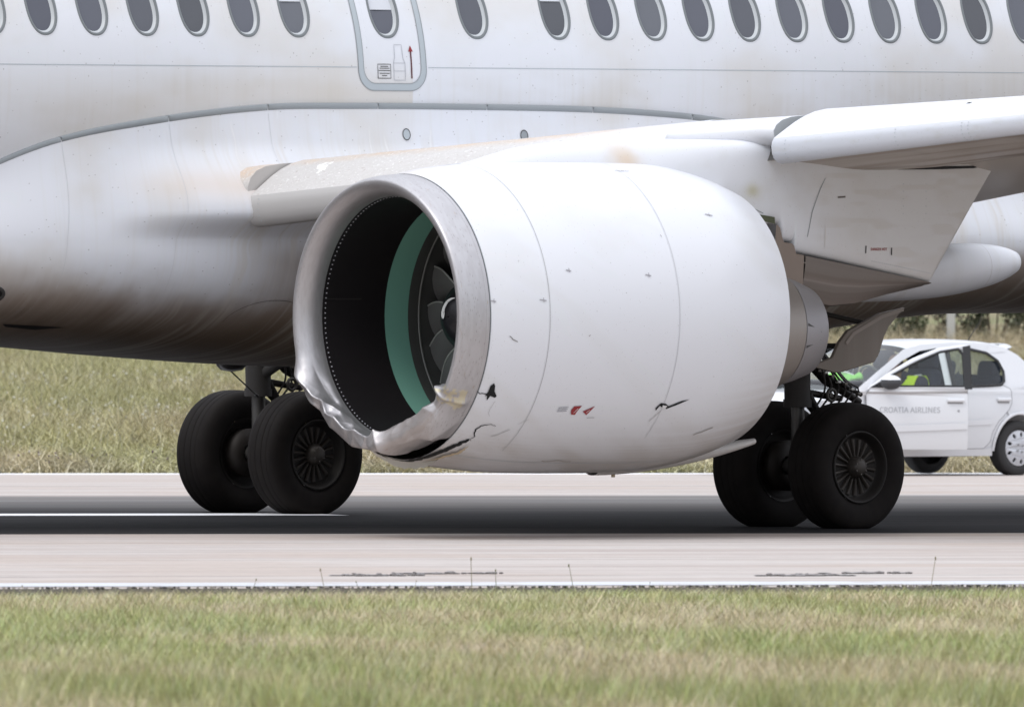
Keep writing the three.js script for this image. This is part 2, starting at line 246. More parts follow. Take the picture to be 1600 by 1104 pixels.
  part('door_gap', ribbon(fside, fout, dense(door(0)), .007, .0045), M.strip, exit); part('door_gap', ribbon(fside, fout, dense(door(.057)), .005, .0045), M.strip, exit);
  const lineOn = (name, l, w, m, lift = .004) => part(name, ribbon(fside, fout, dense(l), w, lift), m, exit), thinM = std(.42, .43, .45, .5);
  lineOn('flap_outline', [[-3.21, 3.66], [-3.21, 3.80], [-3.195, 3.845], [-3.19, 3.95], [-3.11, 3.95], [-3.105, 3.845], [-3.085, 3.80], [-3.085, 3.66], [-3.21, 3.66]], .005, thinM);
  lineOn('flap_outline', [[-3.21, 3.80], [-3.085, 3.80]], .004, thinM, .0045); lineOn('flap_outline', [[-3.21, 3.735], [-3.085, 3.735]], .004, thinM, .0045);
  lineOn('arrow', [[-3.015, 3.675], [-3.015, 3.905]], .014, std(.10, .02, .025, .5)); part('arrow_head', patch(fside, fout, [[-3.04, 3.895], [-2.99, 3.895], [-3.015, 3.945]], .004), M.red, exit);
  lineOn('placard', [[-3.385, 3.675], [-3.385, 3.79], [-3.245, 3.79], [-3.245, 3.675], [-3.385, 3.675]], .006, M.dark);
  for (const [y, a, b] of [[3.772, .2, .8], [3.757, .12, .9], [3.738, .05, .95], [3.715, .12, .9], [3.697, .3, .7]]) lineOn('placard_line', [[lerp(-3.385, -3.245, a), y], [lerp(-3.385, -3.245, b), y]], .006, M.dark);
}
// wing-body fairing below it
const ftop = smooth([[-9.6, 1.9], [-8.6, 2.42], [-7.545, 2.909], [-6.8, 3.159], [-5.7, 3.335], [-4.6, 3.437], [-3.7, 3.452], [-2.7, 3.452], [-1.07, 3.436], [0, 3.389], [.6, 3.33], [2, 3.15], [4, 2.9], [7, 2.5], [8.5, 2.2]]);
const fW = smooth([[-9.6, 1.2], [-8.6, 1.55], [-7.5, 1.80], [-6, 1.9], [-4, 1.95], [2, 1.95], [5, 1.86], [7, 1.6], [8.5, 1.2]]);
const fB = smooth([[-9.6, 1.72], [-8.6, 1.62], [-7.5, 1.535], [-5.95, 1.47], [-4.6, 1.375], [-3.16, 1.30], [-2, 1.285], [0, 1.30], [1.5, 1.42], [3, 1.62], [4.1, 1.71], [5.6, 1.73], [8.5, 1.85]]);
function fair(x, t) { // t 0 at the seal, 1 under the keel
  const yt = ftop(x), zt = Math.sqrt(Math.max(.02, FR * FR - (yt - FY) ** 2)) + .022, W = Math.max(fW(x), .6), yb = fB(x), yc = Math.min(2.35, lerp(yb, yt, .6)); let y, z;
  if (t < .4) { const k = t / .4; y = lerp(yt, yc, k); z = lerp(zt, Math.max(W, zt * .8), k * k * (3 - 2 * k)); }
  else { const a = (t - .4) / .6 * Math.PI / 2, n = 2 / 2.5, Wm = Math.max(W, zt * .8); z = Wm * Math.cos(a) ** n; y = yc - (yc - yb) * Math.sin(a) ** n; }
  const bump = .25 * sst(-6.5, -4.9, x) * (1 - sst(1, 3, x)) * sst(3.15, 2.62, y) * (1 - sst(2.58, 2.33, y)); // root fillet swelling ahead of the wing
  return [x, y, z + bump];
}
const fairOut = (p) => new THREE.Vector3(0, p.y - 2.6, p.z);
{
  const map = colourMap(2048, 640, (u, v) => {
    const x = -9.6 + u * 18.1, [, y] = fair(x, v); let c = skinDirt(x, y, WHITE);
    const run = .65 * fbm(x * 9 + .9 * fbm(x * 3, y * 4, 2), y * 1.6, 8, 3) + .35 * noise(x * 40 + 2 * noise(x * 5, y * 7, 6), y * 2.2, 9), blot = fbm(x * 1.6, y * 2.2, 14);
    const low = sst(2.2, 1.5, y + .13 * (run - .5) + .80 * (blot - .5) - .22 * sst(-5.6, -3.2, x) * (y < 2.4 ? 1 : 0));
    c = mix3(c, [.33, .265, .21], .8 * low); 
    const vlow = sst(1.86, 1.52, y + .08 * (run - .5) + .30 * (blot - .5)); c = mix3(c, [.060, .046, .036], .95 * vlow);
    // brown soaking behind the wing root and tan dust above the slat
    c = mix3(c, [.24, .18, .135], .85 * sst(-5.3, -3.7, x) * sst(2.36, 2.15, y) * sst(.15, .6, blot + .15)); c = mix3(c, [.27, .205, .15], .7 * sst(1.98, 1.75, y + .3 * (blot - .5)) * sst(-8.2, -6.9, x) * (.75 + .25 * run) * (.5 + .7 * blot));
    const dust = Math.exp(-Math.pow((x + 5.15) / .75, 2)) * Math.exp(-Math.pow((y - 2.80) / .13, 2)); c = mix3(c, [.60, .47, .36], clamp(.55 * dust * (.5 + blot)));
    c = mix3(c, [.60, .56, .50], .5 * sst(.45, .8, run) * sst(3.4, 2.9, y) * sst(-6.4, -4.6, x)); const pale = noise(x * 20 + .6 * noise(x * 4, y * 4, 3), y * .7, 28); if (y < 2.5 && pale > .68) c = mix3(c, [.60, .58, .56], .16 * sst(.5, .72, fbm(x * 2.6, y * 6, 44)) * sst(.68, .82, pale) * sst(1.6, 1.9, y));
    if (run > .74 && x > -5.2 && x < -2.6 && y > 2.95) c = mix3(c, [.8, .8, .8], .45 * sst(.74, .82, run));
    return c;
  });
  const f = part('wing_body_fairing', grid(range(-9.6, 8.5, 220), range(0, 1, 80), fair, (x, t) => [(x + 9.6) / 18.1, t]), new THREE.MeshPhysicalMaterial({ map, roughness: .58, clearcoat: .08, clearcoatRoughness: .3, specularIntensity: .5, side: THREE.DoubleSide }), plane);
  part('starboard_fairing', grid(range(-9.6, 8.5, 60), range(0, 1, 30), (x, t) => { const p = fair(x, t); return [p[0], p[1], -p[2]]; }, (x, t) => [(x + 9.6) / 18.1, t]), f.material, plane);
  const S = (x, o) => { const y = ftop(x) + o; return fside(x, y); };
  const cuts = [-9.4, -8.1, -6.78, -5.66, -4.60, -3.4, -2.2, -1.02, .1, 1.4];
  for (let i = 0; i < cuts.length - 1; i++) part('seal_strip', ribbon(S, fout, range(cuts[i] + .004, cuts[i + 1] - .004, 12).map((x) => [x, -.005]), .052, .028, 1), M.strip, f);
  for (const x of [-6.78, -5.66, -4.6]) part('panel_joint', ribbon(fair, fairOut, range(.02, .55, 24).map((t) => [x + .03 * Math.sin(t * 9), t]), .003, .002), std(.56, .56, .57, .6), f);
  for (const [x, m] of [[-3.10, M.stripe], [-1.80, M.strip]]) { const c = []; for (let a = 0; a < 24; a++) c.push([x + .040 * Math.cos(a * .2618), (3.452 - 3.215) / (3.452 - 2.35) * .4 + .0165 * Math.sin(a * .2618)]); part('vent_cover', patch(fair, fairOut, c, .004), m, f); part('vent_rim', ribbon(fair, fairOut, [...c, c[0]], .007, .006), M.dark, f); }
  const inletRing = (x, y, a, b) => { let t = .5; for (let k = 0; k < 30; k++) { const q = fair(x, t)[1]; t += (q - y) * .15; } const c = []; for (let i = 0; i < 28; i++) c.push([x + a * Math.cos(i * .2244), t + b * Math.sin(i * .2244)]); return c; };
  part('ram_air_inlet', patch(fair, fairOut, inletRing(-7.46, 1.90, .15, .035), .004), M.black, f); part('inlet_rim', ribbon(fair, fairOut, [...inletRing(-7.46, 1.90, .165, .039), inletRing(-7.46, 1.90, .165, .039)[0]], .03, .012, 1), M.dark, f);
  const sc = inletRing(-6.6, 1.64, .2, .02); part('scoop', patch(fair, fairOut, [[-6.98, sc[0][1] - .012], [-6.3, sc[0][1] - .006], [-6.55, sc[0][1] + .02], [-6.9, sc[0][1] + .006]], .004), M.black, f);
  const s2 = inletRing(-4.02, 1.78, .1, .02); part('drain_slot', patch(fair, fairOut, [[-4.1, s2[0][1] - .003], [-3.97, s2[0][1]], [-4.05, s2[0][1] + .006]], .004), M.black, f);
  part('access_panel', ribbon(fair, fairOut, range(0, 1, 30).map((k) => { const a = Math.PI * (1.05 - 1.1 * k); return [-4.45 + .42 * Math.cos(a), s2[0][1] + .055 - .085 * Math.sin(a)]; }), .005, .003), M.steel, f);
}
// wing with slats
const yB = (z) => 2.45 + .1365 * (z - 2.1), xL = (z) => -5.07 + .525 * (z - 2.1), Tz = (z) => interp([[1.5, .57], [2.1, .56], [6.1, .455], [8, .335], [17.5, .13]], z), chord = (z) => interp([[1.5, 6.6], [6, 3.95], [17.5, 1.6]], z), kz = (z) => interp([[1.5, 1], [6.1, 1], [8, .86], [17.5, .4]], z);
{
  const dusty = colourMap(1024, 256, (u, v) => { const z = 1.6 + u * 4, n = fbm(u * 40, v * 9, 3), f = fbm(u * 160, v * 40, 6, 3); let c = mix3(WHITE, [.50, .47, .43], .75 * sst(5.2, 3.6, z)); c = mix3(c, [.60, .47, .36], (.45 + .5 * sst(.3, .7, n)) * sst(.50, .68, v) * sst(5.6, 4.0, z)); c = mix3(c, [.44, .41, .38], .22 * sst(.4, .7, f)); const ch = fbm(u * 260, v * 60, 26, 2); if (ch > .74) c = mix3(c, [.74, .73, .70], .7 * sst(.74, .79, ch) * sst(5.2, 3, z)); const sc = Math.exp(-(((u - .11) / .02) ** 2) - ((v - .45) / .12) ** 2); if (fbm(u * 120, v * 20, 31) + .5 * sc > .84) c = [.8, .79, .76]; if (f < .24) c = mix3(c, [.35, .3, .26], .5); return c; });
  const clean = colourMap(512, 128, (u, v) => { const n = fbm(u * 30, v * 8, 5), s = h2(Math.floor(u * 512), Math.floor(v * 128), 4); return mix3(WHITE, s > .996 ? [.3, .26, .22] : [.6, .58, .55], s > .996 ? .5 : .3 * sst(.5, .8, n)); });
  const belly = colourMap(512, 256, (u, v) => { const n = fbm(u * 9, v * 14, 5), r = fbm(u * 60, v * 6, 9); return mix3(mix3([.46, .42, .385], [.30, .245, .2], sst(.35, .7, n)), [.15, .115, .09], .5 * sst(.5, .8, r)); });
  const mk = (map, r = .4) => new THREE.MeshPhysicalMaterial({ map, roughness: r, clearcoat: .25, clearcoatRoughness: .25, side: THREE.DoubleSide });
  const mDust = mk(dusty, .6), mClean = mk(clean), mBelly = mk(belly, .55), nose = mk(clean, .42); nose.color = lin(.84, .86, .89);
  // wing box: upper and lower skins, closed at the tip
  const up = (z, k) => { const q0 = .55 * kz(z), c = chord(z) - q0, T = Tz(z); return [xL(z) + q0 + c * k, yB(z) + T * (.86 + .15 * Math.sin(Math.PI * Math.min(1, k * 1.25) ** .8) - .91 * sst(.25, 1.05, k)), z]; };
  const dn = (z, k) => { const q0 = .26 * kz(z), c = chord(z) - q0, T = Tz(z); return [xL(z) + q0 + c * k, yB(z) + T * (.12 - .14 * Math.sin(Math.PI * Math.min(1, k * 1.6)) * sst(0, .3, k) + .0 * k), z]; };
  const zs = [1.5, 2.1, 3, 4, 5, 5.6, 6.1, 7, 8, 9, 10, 12, 14, 17.5];
  const w = part('wing', grid(zs, range(0, 1, 30), up, (z, k) => [z / 18, k]), mClean, plane);
  part('lower_skin', grid(zs, range(0, 1, 30), dn, (z, k) => [z / 18, k]), mBelly, w);
  part('front_spar', grid(zs, [0, .5, 1], (z, t) => { const a = up(z, 0), b = dn(z, 0); return [lerp(a[0], b[0], t) - .04 * Math.sin(Math.PI * t), lerp(a[1], b[1], t), z]; }), M.dark, w);
  part('wing_tip', grid(range(0, 1, 12), [0, 1], (k, t) => (t ? up : dn)(17.5, k)), mClean, w);
  const sec = [[.17, .05], [.10, .0], [.045, .025], [.005, .10], [-.016, .20], [-.022, .31], [-.014, .39], [.006, .46], [.075, .55], [.15, .645], [.235, .75], [.335, .85], [.45, .935], [.58, .985], [.74, 1.0], [.74, .975], [.5, .9], [.3, .74], [.2, .5], [.17, .25], [.17, .05]];
  const sp = (z, i) => { const [u, v] = sec[i]; return [xL(z) + u * kz(z), yB(z) + Tz(z) * v, z]; };
  const slat = (z0, z1, mTop, n = 24) => {
    const ix = (a, b) => range(a, b, b - a), zr = range(z0, z1, n);
    const mat0 = z0 < 3 ? std(.5, .48, .45, .6) : M.bezel, s = part('slat', grid(zr, ix(7, 20), sp, (z, i) => [(z - z0) / (z1 - z0), (i - 7) / 8]), mTop, plane);
    part('leading_edge', grid(zr, ix(0, 7), sp, (z, i) => [(z - z0) / (z1 - z0) * 2, i / 7]), z0 < 3 ? std(.47, .455, .44, .55) : nose, s);
    for (const z of [z0, z1]) { const o = sec.slice(0, 20).map(([u, v]) => new THREE.Vector2(u * kz(z), v * Tz(z))), tr = THREE.ShapeUtils.triangulateShape(o, []), g = new THREE.BufferGeometry(); g.setAttribute('position', new THREE.Float32BufferAttribute(o.flatMap((q) => [xL(z) + q.x, yB(z) + q.y, z]), 3)); g.setIndex(tr.flat()); g.computeVertexNormals(); part('end_plate', g, mat0, s); }
    part('skin_joint', ribbon((z, k) => sp(z, 7), (p) => new THREE.Vector3(-1, .3, 0), zr.map((z) => [z, 0]), .004, .002), M.stripe, s);
    // rivet rows
    const rv = []; for (const [zz, two] of z0 < 3 ? [[2.2, 0], [3.05, 1]] : [[6.22, 0], [7.05, 0], [7.55, 1], [7.6, 1]]) for (let i = 0; i < 7; i++) { const a = sp(zz, 1 + i * .85 | 0), b = sp(zz, Math.min(7, (1 + i * .85 | 0) + 1)), k = (i * .85) % 1; const q = new THREE.BoxGeometry(.005, .007, .007); q.translate(lerp(a[0], b[0], k) - .001, lerp(a[1], b[1], k), zz); rv.push(q); }
    tag(part('rivet_row', merge(rv), M.stripe, s), null, null, null, 'stuff'); return s;
  };
  slat(2.12, 5.28, mDust); const so = slat(6.12, 11.5, mClean, 30);
  for (const z of [7.35, 8.0]) part('drain_hole', patch((z_, i) => { const a = sp(z_, 11), b = sp(z_, 12); return [lerp(a[0], b[0], i), lerp(a[1], b[1], i), z_]; }, () => new THREE.Vector3(-.4, 1, .2), [[z, .2], [z + .03, .2], [z + .03, .5], [z, .5]], .003), M.black, so);
  // rounded root edge between the fuselage fillet and the first slat, and the fixed edge over the pylon; both end in grey plates
  const nosePiece = (name, z0, z1, x0, yc, hh, len, dz, mat, sweep = .525) => {
    const o = [[1, -1], [.5, -1], [.22, -.93], [.08, -.75], [.0, -.40], [-.02, 0], [.03, .40], [.13, .72], [.30, .93], [.6, 1.05], [1, 1.12]], at = (z, i) => [x0 + (z - z0) * sweep + o[i][0] * len, yc + (z - z0) * dz + o[i][1] * hh, z];
    const n = part(name, grid(range(z0, z1, 8), range(0, 10, 10), at, (z, i) => [(z - z0) / (z1 - z0) * .3, i / 10]), mat, plane);
    for (const z of [z0, z1]) { const tr = THREE.ShapeUtils.triangulateShape(o.map((q) => new THREE.Vector2(...q)), []), g = new THREE.BufferGeometry(); g.setAttribute('position', new THREE.Float32BufferAttribute(o.flatMap((_, i) => at(z, i)), 3)); g.setIndex(tr.flat()); g.computeVertexNormals(); part('end_plate', g, z0 < 3 ? std(.50, .47, .44, .6) : M.bezel, n); }
    return n;
  };
  nosePiece('root_leading_edge', 1.78, 2.10, -5.22, 2.755, .185, .62, .08, mDust);
  nosePiece('fixed_leading_edge', 5.29, 5.98, -3.37, 3.205, .125, .62, .085, mClean, .80);
  // flap track fairings under the wing
  const canoe = (x0, x1, z, y0, y1, r, ry) => grid(range(0, 1, 36), range(0, 360, 40), (k, a) => { const f = Math.sqrt(clamp(1 - Math.abs(2 * k - 1) ** 3.2)) * (.5 + .5 * sst(0, .75, k)); return [lerp(x0, x1, k), lerp(y0, y1, k) + ry * f * Math.cos(rad(a)), z + r * f * Math.sin(rad(a))]; });
  part('flap_track_fairing', canoe(-1.6, 1.60, 4.2, 1.93, 2.20, .25, .225), mk(clean, .4), plane);
  part('flap_track_fairing', canoe(.4, 3.6, 7.6, 3.0, 2.9, .17, .2), mk(clean, .45), plane);
  // flap edge under the trailing edge
  part('flap', grid(range(2.2, 9, 30), range(0, 16, 16), (z, i) => { const a = i / 16 * Math.PI * 2, xe = xL(z) + chord(z), y = yB(z) + .02; return [xe - .75 + .8 * Math.cos(a) + .0, y + .02 + .09 * Math.sin(a) - .07 * Math.cos(a), z]; }), mBelly, plane);
}
// ---------------------------------------------------------------- left engine: its own axes from the middle of the intake, x aft; phi 0 up, 90 outboard
const EX = -6.686, EY = 1.767, EZ = 5.6, NZ = 5.5;
const nr = smooth([[.27, 1.137], [.5, 1.185], [1, 1.236], [1.5, 1.252], [2.2, 1.252], [2.6, 1.237], [2.87, 1.20], [3.15, 1.135], [3.39, 1.052]]);
const nac = (x, ph) => { const r = nr(x), a = rad(ph); return [x, r * Math.cos(a), r * Math.sin(a)]; };
const shift = (x) => x + interp([[0, .10], [.3, .10], [1.2, .09], [1.76, .05], [2.1, 0], [2.7, -.03], [3.4, -.06]], x), mark = (x, ph) => nac(shift(x), ph);
const nout = (p) => new THREE.Vector3(0, p.y, p.z);
{
  const map = colourMap(2048, 1024, (u, v) => { // u along 0..3.45, v round
    const x = u * 3.39, ph = v * 360, a = rad(ph), X = Math.cos(a) * 4, Y = Math.sin(a) * 4;
    let c = WHITE.slice(); const n = fbm(x * 2 + X, Y + x, 3, 3), sp = h2(Math.floor(u * 2048), Math.floor(v * 1024), 9), run = noise(ph * .9, x * .8, 6);
    c = mix3(c, [.60, .58, .55], .25 * sst(.5, .85, n));
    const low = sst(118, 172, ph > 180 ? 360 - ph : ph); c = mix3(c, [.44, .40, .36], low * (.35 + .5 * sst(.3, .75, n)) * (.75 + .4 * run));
    const top = sst(42, 6, ph > 180 ? 360 - ph : ph) * sst(1.1, .2, x); c = mix3(c, [.62, .52, .43], top * .45 * (.5 + n));
    if (sp > .99925) c = mix3(c, [.16, .13, .11], .75); if (sp < .00035 * (1 + 3 * low)) c = mix3(c, [.3, .2, .14], .6);
    if (x < .25 && h2(Math.floor(u * 2048), Math.floor(v * 1024), 14) > .994) c = mix3(c, [.3, .26, .22], .6);
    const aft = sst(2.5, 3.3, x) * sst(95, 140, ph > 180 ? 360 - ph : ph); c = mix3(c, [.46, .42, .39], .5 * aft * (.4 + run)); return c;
  });
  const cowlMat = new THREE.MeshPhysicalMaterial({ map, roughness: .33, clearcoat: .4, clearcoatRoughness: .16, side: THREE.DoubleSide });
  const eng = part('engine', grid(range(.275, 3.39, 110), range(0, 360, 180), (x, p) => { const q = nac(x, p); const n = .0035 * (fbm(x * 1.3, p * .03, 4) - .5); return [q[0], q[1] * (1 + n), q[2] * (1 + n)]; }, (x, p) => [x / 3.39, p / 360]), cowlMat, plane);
  eng.position.set(EX, EY, NZ); eng.rotation.y = rad(-4); tag(eng, 'white engine nacelle with a crumpled silver intake lip');
  // intake lip of satin aluminium, crushed along its lower edge
  const lipMap = colourMap(1024, 512, (u, v) => { const ph = v * 360, n = fbm(u * 30, v * 90, 3), sp = h2(Math.floor(u * 300), Math.floor(v * 512), 5), sp2 = h2(Math.floor(u * 1024 / 9), Math.floor(v * 512 / 2), 8); let c = mix3([.485, .472, .478], [.455, .44, .444], sst(.35, .7, n)); const o = sst(0, .12, u) * (1 - sst(.5, .62, u)); if (sp > 1 - .012 * o) c = mix3(c, [.14, .11, .1], .8); if (sp2 > 1 - .004 * o) c = mix3(c, [.4, .33, .26], .7); const br = sst(128, 150, ph) * sst(186, 172, ph) * sst(.05, .4, u); c = mix3(c, [.46, .40, .36], .5 * br * (.4 + n)); if (ph > 120 && ph < 131 && u > .1 && u < .62) c = mix3(c, [.62, .55, .36], .75 * sst(.3, .6, noise(u * 26, ph * .8, 3))); return c; });
  const lipMat = new THREE.MeshPhysicalMaterial({ map: lipMap, metalness: .76, roughness: .42, side: THREE.DoubleSide });
  const lip0 = (s) => { if (s < .45) { const a = s / .45 * Math.PI / 2; return [.272 - .272 * Math.sin(a), 1.08 + .056 * Math.cos(a) ** .9]; } const b = (s - .45) / .55 * Math.PI / 2; return [.20 * (1 - Math.cos(b)), 1.08 - .12 * Math.sin(b)]; };
  const fold = (d, w) => { const q = Math.hypot(d, w * .05); return Math.exp(-(q - w * .05) / w); }; // a sharp ridge
  // ridges of the crumpled sheet: [phi, s] polylines, height along the normal, width (in s)
  const ridges = [
    [[[252, .30], [244, .42], [237, .50], [231, .52], [226, .60], [220, .54], [213, .60], [204, .58], [196, .63], [187, .60], [180, .68]], .060, .034],
    [[[240, .24], [234, .36], [228, .44]], .035, .034], [[[226, .60], [221, .70], [216, .73]], .035, .045], [[[222, .12], [216, .30], [213, .60]], .032, .06],
    [[[180, .68], [176, .45], [173, .2], [171, .02]], .050, .036], [[[187, .60], [190, .36], [188, .1]], .028, .05],
    [[[126, .10], [127, .35], [126, .62]], .055, .026], [[[139, .28], [137, .42], [141, .62]], .022, .045], [[[150, .12], [147, .26], [143, .34]], .022, .04], [[[160, .42], [155, .52], [157, .66]], .012, .05],
    [[[137, .55], [146, .60], [158, .68], [170, .70], [180, .68]], .030, .06], [[[206, .08], [200, .3], [196, .63]], .026, .06],
  ];
  const segDist = (p, q, r) => { const k = .0105; const ax = q[0] * k, ay = q[1] * .55, bx = r[0] * k - ax, by = r[1] * .55 - ay, px = p[0] * k - ax, py = p[1] * .55 - ay, t = clamp((px * bx + py * by) / (bx * bx + by * by)); return Math.hypot(px - bx * t, py - by * t); };
  const facet = (x, y, s) => { x += .7 * (noise(x * .8, y * .8, s + 50) - .5); y += .7 * (noise(x * .8 + 7, y * .8, s + 51) - .5); const i = Math.floor(x), j = Math.floor(y), u = x - i, v = y - j, a = h2(i, j, s), b = h2(i + 1, j, s), c = h2(i, j + 1, s), d = h2(i + 1, j + 1, s), f = h2(i, j, s + 9) > .5; return f ? (u > v ? a + (b - a) * u + (d - b) * v : a + (d - c) * u + (c - a) * v) : (u + v < 1 ? a + (b - a) * u + (c - a) * v : d + (c - d) * (1 - u) + (b - d) * (1 - v)); }; // a sheet of flat, creased facets
  function lip(s, ph) {
    let [x, r] = lip0(s); const e = 1e-3, q = lip0(Math.min(1, s + e)), o = lip0(s), tx = q[0] - o[0], tr = q[1] - o[1], tl = Math.hypot(tx, tr) || 1; let nx = tr / tl, nrm = -tx / tl; if (s > .999) { nx = 0; nrm = -1; }
    if (s < .45 ? nx > 0 : false) { nx = -nx; nrm = -nrm; } // outward of the sheet
    if (nx > 0) { nx = -nx; nrm = -nrm; }
    const env = sst(121, 128, ph) * (1 - sst(238, 258, ph)), se = sst(0, .07, s) * (1 - sst(.80, .97, s));
    if (env > 0) {
      let d = 0; for (const [pl, hgt, wd] of ridges) { let m = 9; for (let i = 0; i < pl.length - 1; i++) m = Math.min(m, segDist([ph, s], pl[i], pl[i + 1])); d += hgt * fold(m, wd); }
      d = d * .95 + .105 * (facet(ph / 23, s * 2.3, 5) - .5) + .020 * (facet(ph / 9 + 3, s * 4, 8) - .5);
      x += nx * d * env * se; r += nrm * d * env * se;
      const right = sst(121, 127, ph) * (1 - sst(168, 184, ph)), left = sst(178, 190, ph) * (1 - sst(225, 250, ph)), mid = sst(.1, .5, s) * (1 - sst(.75, 1, s));
      r -= .075 * right * mid; x += .055 * right * mid + .03 * left * mid; r -= .02 * left * mid;
      r -= .062 * sst(146, 156, ph) * (1 - sst(186, 200, ph)) * (1 - sst(.05, .75, s)); // sheet lifted off the cowl below
    }
    const a = rad(ph); return [x, r * Math.cos(a), r * Math.sin(a)];
  }
  part('intake_lip', grid(range(0, 1, 70), range(0, 360, 900), lip, (s, p) => [s, p / 360]), lipMat, eng);
  // fasteners round the seam and the dotted row at the liner
  const dots = (x, r, n, size, a0 = 0, a1 = 360) => { const l = []; for (let i = 0; i < n; i++) { const a = rad(lerp(a0, a1, i / n)), g = new THREE.BoxGeometry(size, size, size); g.translate(x, r * Math.cos(a), r * Math.sin(a)); l.push(g); } return merge(l); };
  tag(part('fastener_row', dots(.228, .9575, 150, .0075), std(.62, .62, .66, .4), eng), null, null, null, 'stuff');
  tag(part('fastener_row', dots(.235, 1.1335, 210, .005, -20, 142), std(.25, .23, .23, .5), eng), null, null, null, 'stuff');
  part('intake_liner', lathe([[.20, .96], [.40, .95], [.82, .946]], 120), phys(.013, .011, .012, .42, { specularIntensity: .5 }), eng);
  for (const a of [38, 158, 278]) part('panel_joint', ribbon((x, p) => [x, .957 * Math.cos(rad(p)), .957 * Math.sin(rad(p))], (p) => new THREE.Vector3(0, -p.y, -p.z), [[.22, a], [.5, a], [.80, a]], .012, .009), std(.018, .016, .016, .5), eng);
  part('fan_track_liner', lathe([[.82, .944], [.95, .944], [1.055, .944]], 120), std(.19, .42, .33, .55), eng);
  part('fan_case', lathe([[1.055, .943], [1.13, .938], [1.16, .946], [1.26, .946], [1.55, .93]], 120), std(.085, .085, .08, .5, .3), eng);
  part('case_ring', lathe([[1.156, .944], [1.158, .934], [1.172, .934], [1.174, .944]], 120), std(.17, .17, .16, .45, .4), eng);
  part('intake_backing', lathe([[.29, 1.0], [.5, 1.02], [.9, .99], [1.6, .98]], 96), M.black, eng);
  part('stator_disc', lathe([[1.62, .0], [1.63, .5], [1.6, .96]], 60), M.black, eng);
  // fan blades, wide and swept, all of one shape
  const bladeMat = std(.18, .18, .175, .42, .2), side = (sg) => (k, u) => { const r = lerp(.30, .937, k), st = rad(lerp(24, 63, k)), c = lerp(.30, .40, k), sweep = .07 * Math.sin(k * Math.PI * 1.3) - .05 * k, th = .010 * Math.sin(Math.PI * clamp(u * .96 + .02)) + .0012, w = (u - .5) * c, camber = .045 * (1 - 4 * (u - .5) ** 2); const ax = 1.30 - sweep * .4 + w * Math.cos(st) - (camber + sg * th) * Math.sin(st), ta = -(w * Math.sin(st) + (camber + sg * th) * Math.cos(st)) / r + .06 * Math.sin(k * 3.0) - .06 * k; return [ax, r * Math.cos(ta), r * Math.sin(ta)]; };
  const bg = merge([grid(range(0, 1, 14), range(0, 1, 8), side(1)), grid(range(0, 1, 14), range(0, 1, 8), side(-1))]);
  const edgeG = tube(range(0, 1, 12).map((k) => side(0)(k, .004)), .0075, 6, 30), edgeMat = std(.50, .50, .47, .4, .3);
  for (let i = 0; i < 18; i++) { const b = part('fan_blade', bg, bladeMat, eng); b.rotation.x = rad(i * 20 + 7); }
  tag(part('blade_edges', merge(range(0, 17, 17).map((i) => edgeG.clone().rotateX(rad(i * 20 + 7)))), edgeMat, eng), 'bare metal leading edges of the fan blades');
  const spr = (x) => .365 * Math.sqrt(Math.max(0, 1 - ((1.21 - x) / .48) ** 2)), spin = (x, ph) => [x, spr(x) * Math.cos(rad(ph)), spr(x) * Math.sin(rad(ph))];
  part('spinner', lathe([.7301, .731, .734, .74, .75, .77, .80, .85, .92, 1.0, 1.1, 1.21, 1.30].map((x) => [x, x > 1.21 ? .365 : spr(x)]), 64), phys(.010, .010, .012, .4, { clearcoat: .25, clearcoatRoughness: .2, specularIntensity: .5 }), eng);
  const disc = (y, z) => { const r = Math.hypot(y, z); return [1.21 - .48 * Math.sqrt(Math.max(0, 1 - (r / .365) ** 2)), y, z]; }, mid = (k) => { const r = .058 + .095 * k ** .85, a = rad(258 + 118 * k ** .8); return [r * Math.cos(a), r * Math.sin(a)]; }, comma = [];
  for (const sd of [1, -1]) for (let i = 0; i <= 18; i++) { const k = sd > 0 ? i / 18 : 1 - i / 18, a = mid(Math.max(0, k - .01)), b = mid(Math.min(1, k + .01)), l = Math.hypot(b[0] - a[0], b[1] - a[1]), c = mid(k), w = .036 * Math.sqrt(Math.min(1, (k + .004) / .13)) * (1 - k) ** .8 + .0008; comma.push([c[0] - sd * w * (b[1] - a[1]) / l, c[1] + sd * w * (b[0] - a[0]) / l]); }
  part('spinner_mark', patch(disc, () => new THREE.Vector3(-1, 0, 0), comma, .005), std(.74, .76, .74, .4), eng);
  // nozzle lip, core cowl and core nozzle
  part('nozzle_lip', lathe([[3.39, 1.052], [3.395, 1.045], [3.38, 1.03], [2.95, 1.06], [2.4, 1.04], [1.7, .96]], 120), std(.42, .42, .43, .45, .3), eng);
  const hot = colourMap(256, 256, (u, v) => { const n = fbm(u * 14, v * 30, 3), r = fbm(v * 60, u * 3, 5); return mix3(mix3([.36, .33, .31], [.23, .185, .15], sst(.35, .65, n)), [.11, .09, .075], .6 * sst(.5, .75, r)); });
  const hotMat = new THREE.MeshStandardMaterial({ map: hot, roughness: .42, metalness: .75, side: THREE.DoubleSide });
  part('core_cowl', lathe([[1.7, .70], [2.7, .74], [3.3, .625], [3.72, .535]], 90), hotMat, eng);
  part('core_band', lathe([[3.72, .545], [3.80, .528], [4.03, .468], [4.05, .45]], 90), std(.34, .31, .285, .42, .7), eng);
  part('core_nozzle', lathe([[4.05, .455], [4.2, .415], [4.34, .365], [4.36, .345], [4.33, .33], [4.05, .35]], 90), std(.33, .32, .33, .45, .6), eng);
  part('exhaust_plug', lathe([[3.9, .25], [4.3, .21], [4.55, .09], [4.6, .0]], 48), hotMat, eng);
